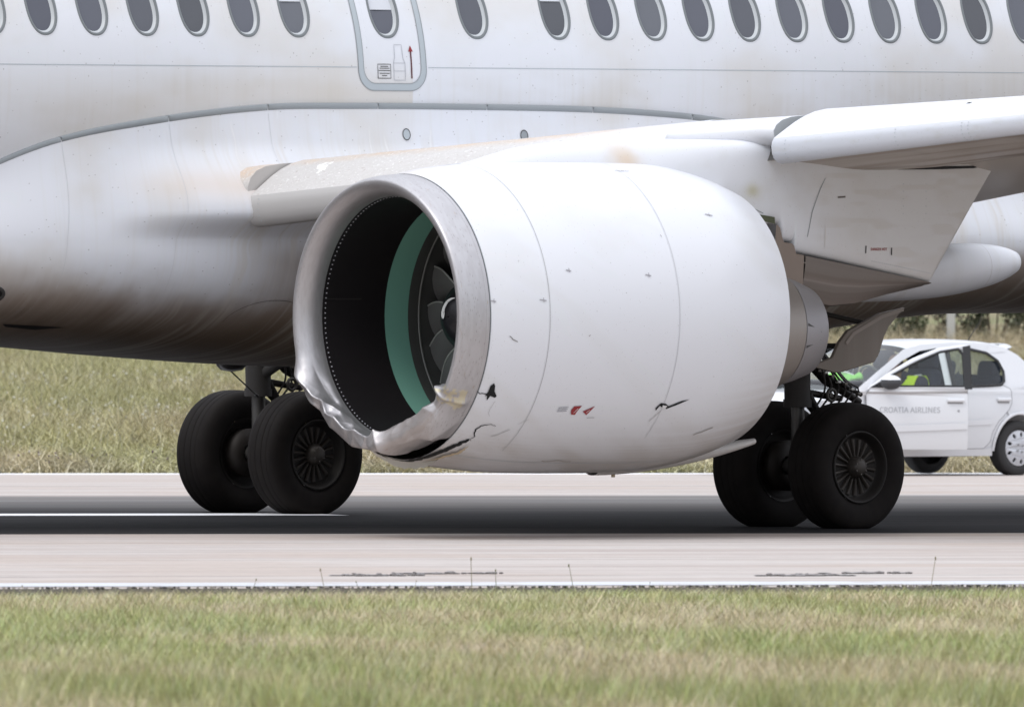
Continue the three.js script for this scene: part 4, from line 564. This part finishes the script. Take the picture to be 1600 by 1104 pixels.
    part('rear_pillar', panel(densify([[.95, .90], [1.0, .965], [1.03, 1.09], [.98, 1.20], [.84, 1.287], [.90, 1.36], [1.12, 1.345], [1.30, 1.27], [1.50, 1.12], [1.74, .95], [1.78, .93]]), -.005, id, sg, 16), paint, car);
    const rd = densify([[.20, .285], [.20, .93], [.98, .945], [1.07, .915], [1.105, .85], [1.10, .77], [1.06, .70], [.98, .635], [.90, .575], [.82, .46], [.80, .36], [.72, .29]]);
    const door = part('rear_door', panel(rd, .006, id, sg, 14), paint, car);
    part('door_gap', edgeStrip(rd, .008, .006, sg > 0 ? id : (x, y, z) => [x, y, -z]), pgap, door);
    part('window', panel(rearW, -.012, id, sg, 10), glass, door);
    part('window_frame', edgeStrip([[.29, .93], [.285, 1.335], [.62, 1.325], [.84, 1.285], [.98, 1.20], [1.03, 1.09], [1.01, .99], [.95, .95]], .012, .03, (x, y, z) => [x, y, sg * z]), trim, door);
    part('window_divider', panel([[.27, .92], [.27, 1.34], [.325, 1.34], [.325, .92]], .010, id, sg, 6), trim, door);
    part('door_handle', rbox(.19, .036, .03, .014, .98, .80, sg * (hw(.98, .8) + .018)), paint, door); part('handle_recess', rbox(.16, .05, .012, .005, .98, .785, sg * (hw(.98, .8) + .004)), pgap, door);
    part('rub_strip', panel([[.22, .52], [.22, .575], [.84, .60], [.80, .54]], .018, id, sg, 2), paint, door);
    part('quarter_panel', panel(densify([[1.06, .925], [1.77, .955], [1.81, .75], [1.82, .62], [1.60, .42], ...arc(1.22, .29, .362, 16, 116, 16), [1.03, .68]]), .003, id, sg, 12), paint, car);
    part('sill', panel(densify([[-.86, .21], [-.86, .285], [.74, .285], [.84, .30], [.86, .21]]), .004, id, sg, 3), paint, car);
    part('arch_lip', ribbon((x, y) => [x, y, sg * hw(x, y)], () => new THREE.Vector3(0, 0, sg), arc(1.22, .29, .365, -4, 184, 40), .03, .014, 1), paint, car);
    part('arch_lip', ribbon((x, y) => [x, y, sg * hw(x, y)], () => new THREE.Vector3(0, 0, sg), arc(-1.22, .29, .365, -4, 184, 40), .03, .014, 1), paint, car);
    part('tail_lamp', panel(densify([[1.66, .93], [1.60, 1.02], [1.655, 1.08], [1.735, .95]]), .010, id, sg, 4), std(.28, .015, .02, .2), car);
    part('headlamp', panel([[-1.90, .62], [-1.55, .70], [-1.5, .80], [-1.72, .74]], .006, id, sg, 3), std(.5, .52, .55, .1), car);
    // front door; the left one swung open on its front hinge
    const ang = sg > 0 ? rad(27) : 0, hx = -.86, hz = .78, ca = Math.cos(ang), sa = Math.sin(ang), dm = (x, y, z) => { const a = x - hx, b = z - hz; return [hx + a * ca - b * sa, y, sg * (hz + a * sa + b * ca)]; }, pd = (poly, lift, n) => panel(poly, lift, (x, y, z) => dm(x, y, Math.abs(z)), 1, n);
    const fd = densify([[-.87, .285], [-.90, .60], [-.905, .86], [-.86, .925], [.19, .925], [.195, .285]]);
    const fdoor = part('front_door', pd(fd, .008, 14), paint, car); if (sg > 0) tag(fdoor, 'front left door standing ajar with lettering');
    part('door_inner', pd(densify([[-.84, .30], [-.86, .90], [.17, .90], [.17, .30]]), -.08, 4), plastic, fdoor);
    part('door_edge', grid(range(.29, .92, 8), [0, 1], (y, k) => dm(.193, y, hw(.19, y) + .008 - .085 * k)), paint, fdoor); part('door_bottom', grid(range(-.86, .19, 8), [0, 1], (x, k) => dm(x, .287, hw(x, .29) + .008 - .085 * k)), pgap, fdoor);
    part('door_gap', edgeStrip([[-.87, .285], [-.90, .60], [-.905, .86], [-.86, .925]], .012, .010, dm, false), pgap, fdoor);
    const fo = densify([[-.905, .915], [-.65, 1.085], [-.38, 1.235], [-.09, 1.345], [.15, 1.378], [.245, 1.378], [.225, .915]]), fi = densify([[-.80, .945], [-.60, 1.065], [-.35, 1.192], [-.08, 1.30], [.12, 1.333], [.165, 1.333], [.165, .945]]);
    part('window_frame', ring(fo, fi, .012, dm), paint, fdoor); part('window', pd(fi, -.006, 8), glass, fdoor);
    part('window_seal', edgeStrip(fi.filter((_, i) => i % 2 === 0), .016, .024, dm), trim, fdoor);
    part('frame_rear_trim', pd([[.155, .915], [.165, 1.36], [.25, 1.375], [.235, .915]], .022, 6), trim, fdoor);
    part('mirror_gusset', pd([[-.87, .93], [-.62, 1.065], [-.60, .93]], .014, 4), trim, fdoor);
    { const c = dm(-.66, .985, hw(-.66, .98) + .12); const q = new THREE.SphereGeometry(1, 24, 16); q.scale(.085, .075, .115); q.rotateY(ang); q.translate(...c); part('mirror', q, plastic, fdoor); const q2 = new THREE.SphereGeometry(1, 24, 12, 0, Math.PI * 2, 0, 1.2); q2.scale(.089, .079, .119); q2.rotateY(ang); q2.translate(...c); part('mirror_cap', q2, paint, fdoor); part('mirror_arm', bar(dm(-.68, .95, hw(-.68, .95)), c, .025), plastic, fdoor); }
    part('door_handle', (() => { const q = rbox(.19, .036, .03, .014, 0, 0, 0); q.rotateY(-ang * sg); q.translate(...dm(.06, .80, hw(.06, .8) + .028)); return q; })(), paint, fdoor);
    part('handle_recess', pd([[-.03, .765], [-.02, .80], [.13, .80], [.14, .765]], .0105, 2), pgap, fdoor); part('door_lock', pd(arc(.09, .69, .014, 0, 340, 12), .011, 2), pgap, fdoor);
    part('rub_strip', pd([[-.86, .46], [-.86, .53], [.185, .565], [.185, .50]], .022, 2), paint, fdoor);
    if (sg > 0) { const t = lettering(1024, 96, (x) => { x.font = '104px sans-serif'; x.textAlign = 'center'; x.textBaseline = 'middle'; x.fillText('CROATIA AIRLINES', 512, 50, 1010); }, [.42, .43, .45]); part('lettering', grid(range(0, 1, 14), [0, 1], (u, v) => { const x = lerp(-.82, -.05, u), y = lerp(.665, .738, v); return dm(x, y, hw(x, y) + .012); }), t, fdoor); }
  }
  part('aerial', bar([1.18, 1.40, 0], [1.36, 1.62, 0], .006, .003, 8), trim, car);
  // wheels with vented covers
  const ty = lathe([[-.085, .19], [-.092, .23], [-.085, .272], [-.06, .288], [.06, .288], [.085, .272], [.092, .23], [.085, .19], [.05, .185]], 64, 'z'), tyM = std(.035, .034, .034, .85);
  const cs = new THREE.Shape(); cs.absarc(0, 0, .186, 0, Math.PI * 2); for (let i = 0; i < 9; i++) { const a = i / 9 * Math.PI * 2, h = new THREE.Path(); h.absellipse(.143 * Math.cos(a), .143 * Math.sin(a), .027, .018, 0, Math.PI * 2, true, a); cs.holes.push(h); }
  const cg = new THREE.ExtrudeGeometry(cs, { depth: .012, bevelEnabled: true, bevelSize: .006, bevelThickness: .008, bevelSegments: 2, bevelOffset: -.005, curveSegments: 24 }); { const p = cg.attributes.position; for (let i = 0; i < p.count; i++) { const r = Math.hypot(p.getX(i), p.getY(i)); p.setZ(i, p.getZ(i) + .066 + .03 * (1 - (r / .19) ** 2)); } cg.computeVertexNormals(); }
  for (const [x, z, s] of [[1.22, .70, 1], [1.22, -.70, -1], [-1.22, .70, 1], [-1.22, -.70, -1]]) {
    const w = part('wheel', ty, tyM, car); w.position.set(x, .288, z); if (s < 0) w.rotation.y = Math.PI;
    part('wheel_cover', cg, std(.58, .59, .62, .35, .2), w); part('wheel_dish', lathe([[.045, .0], [.045, .185], [.03, .187]], 40, 'z'), M.black, w);
    for (let i = 0; i < 4; i++) { const a = i * Math.PI / 2 + .6; part('lug_recess', new THREE.CylinderGeometry(.012, .012, .012, 12).rotateX(Math.PI / 2).translate(.046 * Math.cos(a), .046 * Math.sin(a), .114), pgap, w); }
  }
  part('mud_flap', rbox(.16, .13, .22, .01, -.80, .19, .68), plastic, car);
  // seats with head restraints
  for (const z of [.36, -.36]) {
    const s = part('front_seat', merge([rbox(.16, .62, .46, .07, 0, 0, 0).rotateZ(-.30).translate(.20, .82, z)]), seat, car);
    part('head_restraint', rbox(.10, .20, .27, .045, 0, 0, 0).rotateZ(-.22).translate(.33, 1.21, z), seat, s);
  }
  const rs = part('rear_bench', rbox(.16, .52, 1.2, .07, 0, 0, 0).rotateZ(-.3).translate(1.12, .80, 0), seat, car);
  for (const z of [.36, -.36]) part('head_restraint', rbox(.11, .20, .30, .05, 0, 0, 0).rotateZ(-.2).translate(1.17, 1.10, z), seat, rs);
  part('steering_wheel', (() => { const q = new THREE.TorusGeometry(.18, .014, 10, 36); q.rotateY(Math.PI / 2); q.rotateZ(.35); q.translate(-.46, .98, .36); return q; })(), plastic, car);
}
// ---------------------------------------------------------------- the two people in the car
function seated(name, label, zc, lean, hiv, look) {
  const g = new THREE.Group(); g.name = numbered(name); g.position.copy(car.position).add(new THREE.Vector3(.04, -.10, -.03)); g.rotation.copy(car.rotation); scene.add(g); tag(g, label, 'person');
  const L = lean, hip = [.02, .62, zc], che = [.10 - L * .5, .98, zc], nk = [.09 - L, 1.13, zc], hd = [.02 - L * 1.25, 1.245, zc];
  const J = (s) => ({ sh: [che[0] - .01, 1.07, zc + s * .19], el: [-.12 - L * .3, .88, zc + s * .25], wr: [-.36, .98, zc + s * .16], kn: [-.42, .70, zc + s * .14], an: [-.70, .36, zc + s * .12] });
  const A = J(1), B = J(-1);
  const body = (x, y, z) => { let d = capsule(x, y, z, hip, che, .15, .155); d = smin(d, capsule(x, y, z, A.sh, B.sh, .075, .075), .10); d = smin(d, capsule(x, y, z, che, nk, .12, .055), .08); d = smin(d, capsule(x, y, z, nk, [lerp(nk[0], hd[0], .7), lerp(nk[1], hd[1], .5), zc], .055, .055), .03);
    for (const q of [A, B]) { let e = smin(capsule(x, y, z, q.sh, q.el, .058, .045), capsule(x, y, z, q.el, q.wr, .043, .03), .03); e = smin(e, capsule(x, y, z, q.wr, [q.wr[0] - .08, q.wr[1] + .03, q.wr[2]], .032, .025), .02); for (let f = 0; f < 4; f++) { const oz = q.wr[2] + (f - 1.5) * .019; e = smin(e, capsule(x, y, z, [q.wr[0] - .07, q.wr[1] + .03, oz], [q.wr[0] - .115, q.wr[1] + .01, oz], .010, .008), .008); } e = smin(e, capsule(x, y, z, [q.wr[0] - .03, q.wr[1] + .02, q.wr[2]], [q.wr[0] - .07, q.wr[1] + .055, q.wr[2] - .02], .011, .009), .008); d = smin(d, e, .04); d = smin(d, smin(capsule(x, y, z, [hip[0], hip[1], q.kn[2]], q.kn, .085, .06), capsule(x, y, z, q.kn, q.an, .058, .04), .03), .06); } return d; };
  const [cl, sl] = [Math.cos(look), Math.sin(look)];
  const head = (X, Y, Z) => { const dx = X - hd[0], dz = Z - zc, x = dx * cl - dz * sl, z = dx * sl + dz * cl, y = Y - hd[1]; let d = (Math.hypot(x / .098, y / .122, z / .078) - 1) * .085; d = smin(d, capsule(x, y, z, [-.035, -.07, 0], [-.062, -.10, 0], .05, .034), .04); d = smin(d, capsule(x, y, z, [-.095, .01, 0], [-.112, -.028, 0], .009, .015), .015); for (const s of [1, -1]) { d = smin(d, Math.hypot(x - .005, (y + .01) * .6, (z - s * .080) * 1.6) - .018, .008); d = Math.max(d, -(Math.hypot(x + .098, y - .012, z - s * .032) - .014)); } d = Math.max(d, -capsule(x, y, z, [-.105, -.062, -.02], [-.105, -.062, .02], .005, .005)); return smin(d, capsule(x, y, z, [.0, -.08, 0], [.03, -.17, 0], .056, .058), .03); };
  const skin = std(.17, .085, .055, .6), cloth = std(.035, .035, .05, .9), hair = std(.035, .02, .014, .8);
  const bd = part('body', sculpt(body, [-.28, .74, zc], .62, 64), cloth, g);
  part('head', sculpt(head, hd, .20, 44), skin, g);
  part('hair', sculpt((X, Y, Z) => { const dx = X - hd[0], dz = Z - zc, x = dx * cl - dz * sl, z = dx * sl + dz * cl, y = Y - hd[1]; return Math.max((Math.hypot(x / .107, y / .132, z / .087) - 1) * .09, -(x + .055 + y * -.35), -(y + .055 + x * -.4)); }, hd, .20, 40), hair, g);
  const vest = sculpt((x, y, z) => Math.max(body(x, y, z) - .022, -(body(x, y, z) - .004), y - 1.15, .66 - y, -(x + .28), Math.abs(z - zc) - .205, -(Math.hypot(x - nk[0] + .05, y - 1.13, z - zc) - .095)), [-.05, .92, zc], .34, 52);
  part('safety_vest', vest, std(...hiv, .7), g);
  for (const s of [1, -1]) part('reflective_band', tube([[che[0] - .155, .86, zc + s * .09], [che[0] - .15, .98, zc + s * .10], [che[0] - .05, 1.13, zc + s * .11], [che[0] + .06, 1.15, zc + s * .11]], .016, 8, 16), std(.68, .70, .66, .35), g);
  part('eyes', merge([1, -1].map((s) => { const q = new THREE.SphereGeometry(.011, 10, 8), x = -.088, z = s * .032; q.translate(hd[0] + x * cl + z * sl, hd[1] + .012, zc - x * sl + z * cl); return q; })), std(.2, .19, .18, .3), g);
  part('hands', merge([A, B].map((q) => { const s = new THREE.SphereGeometry(1, 16, 12); s.scale(.048, .022, .040); s.rotateZ(-.35); s.translate(q.wr[0] - .045, q.wr[1] + .022, q.wr[2]); return s; })), skin, g);
  return g;
}
seated('person', 'dark-haired driver in a yellow-green safety vest leaning forward inside the car', .36, .17, [.56, .78, .03], .35);
{ // a spare vest thrown on the dashboard
  const g = new THREE.Group(); g.name = 'safety_vest'; g.position.copy(car.position); g.rotation.copy(car.rotation); scene.add(g); tag(g, 'crumpled green safety vest lying on the dashboard behind the windscreen', 'vest');
  part('cloth', sculpt((x, y, z) => Math.hypot((x + .74) / .17, (y - 1.0 - .03 * Math.sin(z * 17 + x * 9)) / (.075 + .02 * Math.sin(z * 23)), (z - .22) / .27) * .1 - .1 + .012 * Math.sin(x * 40 + z * 31), [-.74, 1.02, .22], .36, 48), std(.24, .62, .10, .7), g);
  part('reflective_band', tube([[-.86, 1.03, .06], [-.80, 1.085, .12], [-.72, 1.085, .20], [-.63, 1.05, .26]], .014, 8, 20), std(.66, .68, .64, .35), g);
}
// ---------------------------------------------------------------- grass, weeds, shrubs
function tuftGeo(seed, n, h, spread, wid, bend) {
  const r = rng(seed), pos = [], ix = [], nor = [];
  for (let b = 0; b < n; b++) {
    const a = r() * 6.283, d = Math.sqrt(r()) * spread, x = Math.cos(a) * d, z = Math.sin(a) * d, H = h * (.45 + .75 * r()), la = r() * 6.283, L = bend * H * (.2 + r()), w = wid * (.7 + .6 * r()), f = r() * 3.14, o = pos.length / 3;
    for (let k = 0; k < 3; k++) { const t = k / 2, cx = x + Math.cos(la) * L * t * t, cz = z + Math.sin(la) * L * t * t, y = H * (t - .12 * t * t * bend), ww = w * (1 - t * .92) / 2; pos.push(cx - Math.cos(f) * ww, y, cz - Math.sin(f) * ww, cx + Math.cos(f) * ww, y, cz + Math.sin(f) * ww); nor.push(Math.sin(f) * .5, .75, Math.cos(f) * .5 + .2, Math.sin(f) * .5, .75, Math.cos(f) * .5 + .2); }
    for (let k = 0; k < 2; k++) { const q = o + k * 2; ix.push(q, q + 1, q + 2, q + 1, q + 3, q + 2); }
  }
  const g = new THREE.BufferGeometry(); g.setAttribute('position', new THREE.Float32BufferAttribute(pos, 3)); g.setAttribute('normal', new THREE.Float32BufferAttribute(nor, 3)); g.setAttribute('uv', new THREE.Float32BufferAttribute(new Float32Array(pos.length / 3 * 2), 2)); g.setIndex(ix); return g;
}
const leafMat = () => new THREE.MeshPhysicalMaterial({ color: 0xffffff, roughness: .8, side: THREE.DoubleSide, transmission: .3, thickness: 0 });
function scatter(name, label, cat, geo, list) { // list: [x, y, z, turn, sx, sy, colour]
  const m = shade(new THREE.InstancedMesh(geo, leafMat(), list.length)), o = new THREE.Object3D();
  list.forEach(([x, y, z, a, s, sy, c], i) => { o.position.set(x, y, z); o.rotation.set(0, a, 0); o.scale.set(s, sy, s); o.updateMatrix(); m.setMatrixAt(i, o.matrix); m.setColorAt(i, lin(...c)); });
  m.name = numbered(name); scene.add(m); tag(m, label, cat, null, 'stuff'); return m;
}
{
  const r = rng(404), green = [.60, .60, .24], lush = [.43, .56, .17], straw = [.88, .75, .48], dry = [.72, .58, .38];
  const near = [[], [], []];
  for (let i = 0; i < 62000; i++) {
    const v = VN + .05 + Math.pow(r(), .9) * 34, x = -.2 + (r() - .5) * 13, u = (x - v * RV[0]) / RU[0], z = uv2w(u, v)[1];
    const d = v - VN, f = fbm(u * .7, v * .16, 40), f2 = fbm(u * 2.2, v * .4, 44), f3 = fbm(x * .42 + 9, d * .22, 47), band = sst(.6, 4.5, d + 5 * (f3 - .5)) * (1 - sst(9, 24, d + 22 * (f3 - .5))); let dryness = clamp(.33 + .42 * band + 2.6 * (f - .5) + 1.7 * (f2 - .5) + .12 * sst(20, 30, d));
    if (r() < .22) dryness = r(); const c0 = dryness > .5 ? mix3(mix3(green, dry, .4), r() < .5 ? straw : dry, sst(.42, .8, dryness)) : mix3(r() < .35 ? lush : green, mix3(green, straw, .4), dryness * 1.4), k = .5 + .85 * r();
    near[i % 3].push([x, groundY(u, v) - .01, z, r() * 6.28, .8 + .5 * r(), (.55 + .7 * r()) * lerp(.5, 1, sst(0, 5, d)) * lerp(1.05, .8, dryness) * (1 + .5 * sst(18, 30, d)), c0.map((q) => q * k)]);
  }
  near.forEach((l, i) => scatter('near_grass', ['short mixed green and dry grass along the near runway edge', 'taller blades among the near runway verge grass', 'straw-coloured tufts scattered through the near verge'][i], 'grass', tuftGeo(11 + i, 14, .095 + .022 * i, .15, .0062, .6), l));
  // stray seed stalks reaching over the pavement edge
  const st = [], stalk = (() => { const a = bar([0, 0, 0], [.03, .30, .01], .0022, .0014, 5), b = new THREE.SphereGeometry(1, 6, 5); b.scale(.004, .018, .004); b.translate(.033, .315, .01); return merge([a, b]); })();
  for (let i = 0; i < 18; i++) { const v = VN + .1 + 5 * r() * r(), x = -.2 + (r() - .5) * 9.6, u = (x - v * RV[0]) / RU[0], z = uv2w(u, v)[1], k = r(); st.push([x, groundY(u, v), z, r() * 6.28, .8 + .8 * k, .22 + .75 * k * k, r() < .5 ? [.34, .30, .19] : [.24, .25, .14]]); }
  scatter('seed_stalks', 'thin seed stalks standing along the near runway edge', 'weeds', stalk, st);
  const pb = new THREE.IcosahedronGeometry(.018, 0), pl = []; for (let i = 0; i < 2600; i++) { const v = VN - .22 + .34 * (r() + r()) / 2 + .08, x = -.2 + (r() - .5) * 9.6, u = (x - v * RV[0]) / RU[0], z = uv2w(u, v)[1], k = fbm(x * .8, 3, 5) + .25 * sst(-2, 3, x); if (r() > k) continue; pl.push([x, v < VN ? .004 : groundY(u, v), z, r() * 6, .4 + 1.1 * r() * r(), .2 + .6 * r(), r() < .6 ? [.05, .043, .036] : [.3, .27, .24]]); }
  scatter('crumbled_edge', 'dark crumbs and clods along the near pavement edge', 'gravel', pb, pl);
  // dark flakes of broken sealant on the pavement
  const fl = []; for (const [uc, vc, n, sp] of [[-1.15, 20.6, 36, .3], [-.75, 20.0, 30, .5], [2.0, 20.9, 46, .32], [2.4, 20.2, 16, .3]]) for (let i = 0; i < n; i++) { const x0 = uc + (r() + r() - 1) * sp * 1.3, u = (x0 - vc * RV[0]) / RU[0], v = vc + (r() - .5) * .12, [x, z] = uv2w(u, v); fl.push([x, .006, z, r() * 6, 1 + 2.6 * r(), .25 + .5 * r() * r() * 2, [.19, .17, .16]]); }
  scatter('sealant_flakes', 'dark flakes of broken sealant on the pale pavement', 'debris', pb, fl);
  // the far meadow
  const far = [[], [], []]; 
  for (let i = 0; i < 74000; i++) {
    const d = Math.pow(r(), .85) * 57 + .2, u = -4 + 24 * (r() - .5) + d * .40 * 0 + (d + 40) * .4 * 0, v = VF - d, x = -.2 + (r() - .5) * (18 + d * .06), z0 = (v - x * RV[0]) / RV[1], [uu] = w2uv(x, z0), f = fbm(uu * .35, v * .12, 60), f2 = fbm(uu * 1.1, v * .4, 66);
    const right = sst(.5, 5, x); let dryness = clamp(.42 + .25 * right + 1.2 * (f - .5) + .8 * (f2 - .5)); const c0 = mix3(mix3([.72, .66, .32], [.59, .59, .26], r()), mix3([.80, .68, .41], [.68, .56, .35], r()), sst(.2, .85, dryness)), k = .55 + .8 * r(); const hgt = d < 5 ? lerp(.35, .8, d / 5) : .8 + .5 * f2;
    far[i % 3].push([x, groundY(uu, v) - .02, z0, r() * 6.28, 1 + .6 * r(), hgt * (.7 + .6 * r()) , c0.map((q) => q * k)]);
  }
  far.forEach((l, i) => scatter('far_grass', ['tall dry meadow grass beyond the far runway edge', 'green meadow grass beyond the far runway edge', 'straw stems waving through the far meadow'][i], 'grass', tuftGeo(51 + i, 14, .34 + .05 * i, .24, .010, 1.1), l));
  const fg = new THREE.IcosahedronGeometry(.013, 0), fw = [], pu = [];
  for (let i = 0; i < 2600; i++) { const d = 5 + 26 * r(), v = VF - d, x = -8 + 13 * r(), z = (v - x * RV[0]) / RV[1], [u] = w2uv(x, z); if (fbm(u * .5, v * .25, 71) + .16 * Math.exp(-(((x + 4.2) / 2.2) ** 2)) < .49) continue; fw.push([x, groundY(u, v) + .22 + .22 * r(), z, 0, .5 + .8 * r(), .6 + .7 * r(), [.85, .83, .74]]); }
  scatter('white_flowers', 'white wildflower heads speckling the far meadow', 'wildflowers', fg, fw);
  for (let i = 0; i < 900; i++) { const d = 1 + 6 * r(), v = VF - d, x = -8 + 16 * r(), z = (v - x * RV[0]) / RV[1], [u] = w2uv(x, z); if (fbm(u * .6, v * .5, 81) < .47) continue; pu.push([x, groundY(u, v) + .10 + .12 * r(), z, 0, .5 + .8 * r(), .6 + .7 * r(), r() < .7 ? [.19, .13, .17] : [.6, .55, .5]]); }
  scatter('purple_flowers', 'low purplish weeds in flower at the far pavement edge', 'wildflowers', fg, pu);
}
// shrubs: stems and many small leaves
function shrub(label, x, z, w, h, seed, tone, group, low = 0) {
  const r = rng(seed), [u, v] = w2uv(x, z), g = new THREE.Group(); g.name = numbered('shrub'); g.position.set(x, groundY(u, v), z); scene.add(g); tag(g, label, 'shrub', group);
  const st = []; for (let i = 0; i < 6; i++) { const a = r() * 6.28; st.push(bar([0, -.05, 0], [Math.cos(a) * w * .3, h * (.5 + .3 * r()), Math.sin(a) * w * .3], .02, .007, 6)); } part('stem', merge(st), std(.10, .075, .05, .9), g);
  const n = Math.round(1500 * clamp(w * h, .15, 3)), pos = [], col = [], ix = [], cl = Array.from({ length: 11 }, () => { const a = r() * 6.28, q = Math.sqrt(r()); return [Math.cos(a) * q * w * .36, h * (low + (.92 - low) * r()), Math.sin(a) * q * w * .36, (.16 + .14 * r()) * Math.min(w, h), .6 + .7 * r()]; });
  for (let i = 0; i < n; i++) { const c = cl[Math.floor(r() * 11)], a = r() * 6.28, e = Math.acos(2 * r() - 1), q = c[3] * Math.cbrt(r()), px = c[0] + q * Math.sin(e) * Math.cos(a), py = Math.max(.01, c[1] + q * Math.cos(e)), pz = c[2] + q * Math.sin(e) * Math.sin(a), s = .022 + .028 * r(), d = new THREE.Vector3(r() - .5, r() - .5, r() - .5).normalize(), e2 = new THREE.Vector3(r() - .5, r() - .5, r() - .5).cross(d).normalize(), o = pos.length / 3, k = c[4] * (.7 + .6 * r()); for (const [m, b] of [[-1, 0], [0, .5], [1, 0], [0, -.5]]) { pos.push(px + d.x * m * s + e2.x * b * s, py + d.y * m * s + e2.y * b * s, pz + d.z * m * s + e2.z * b * s); col.push(tone[0] * k, tone[1] * k, tone[2] * k); } ix.push(o, o + 1, o + 2, o, o + 2, o + 3); }
  const q = new THREE.BufferGeometry(); q.setAttribute('position', new THREE.Float32BufferAttribute(pos, 3)); q.setAttribute('color', new THREE.Float32BufferAttribute(col, 3)); q.setIndex(ix); q.computeVertexNormals();
  tag(part('foliage', q, new THREE.MeshPhysicalMaterial({ vertexColors: true, roughness: .75, side: THREE.DoubleSide, transmission: .3, thickness: 0 }), g), null, null, null, 'stuff'); return g;
}
{
  const T = [[.055, .07, .025], [.07, .065, .03], [.045, .06, .022], [.08, .075, .035]], lab = ['dark green shrub at the meadow top, just left of the pale post', 'olive-brown shrub directly behind the pale post in the meadow', 'dark shrub right of the pale post under the rear fuselage', 'brownish shrub at the right edge of the photo under the fuselage', 'leftmost low green shrub seen beside the gear door', 'tall dark shrub between the gear door and the pale post'];
  [[5.15, -107, 1.0, 1.3], [5.72, -108.5, 1.0, 1.2], [6.25, -107.5, .9, 1.3], [6.85, -108.5, 1.1, 1.3], [4.0, -107.5, .9, .9], [4.6, -108, 1.0, 1.2]].forEach(([x, z, w, h], i) => shrub(lab[i], x, z, w, h, 900 + i, T[i % 4], 'shrubs along the top of the meadow'));
  shrub('small bright green clump at the left edge beside the runway', -7.55, -46.5 - 1.9, .55, .34, 990, [.10, .21, .04], null);
  { const [u, v] = w2uv(5.62, -105.5), g = new THREE.Group(); g.name = 'post'; g.position.set(5.62, groundY(u, v), -105.5); scene.add(g); tag(g, 'pale grey post standing in the meadow among the shrubs', 'post'); part('shaft', rbox(.11, 1.7, .11, .012, 0, .85, 0), std(.50, .50, .47, .8), g); part('cap', rbox(.14, .04, .14, .01, 0, 1.72, 0), std(.45, .45, .43, .8), g); }
}
renderer.render(scene, camera);
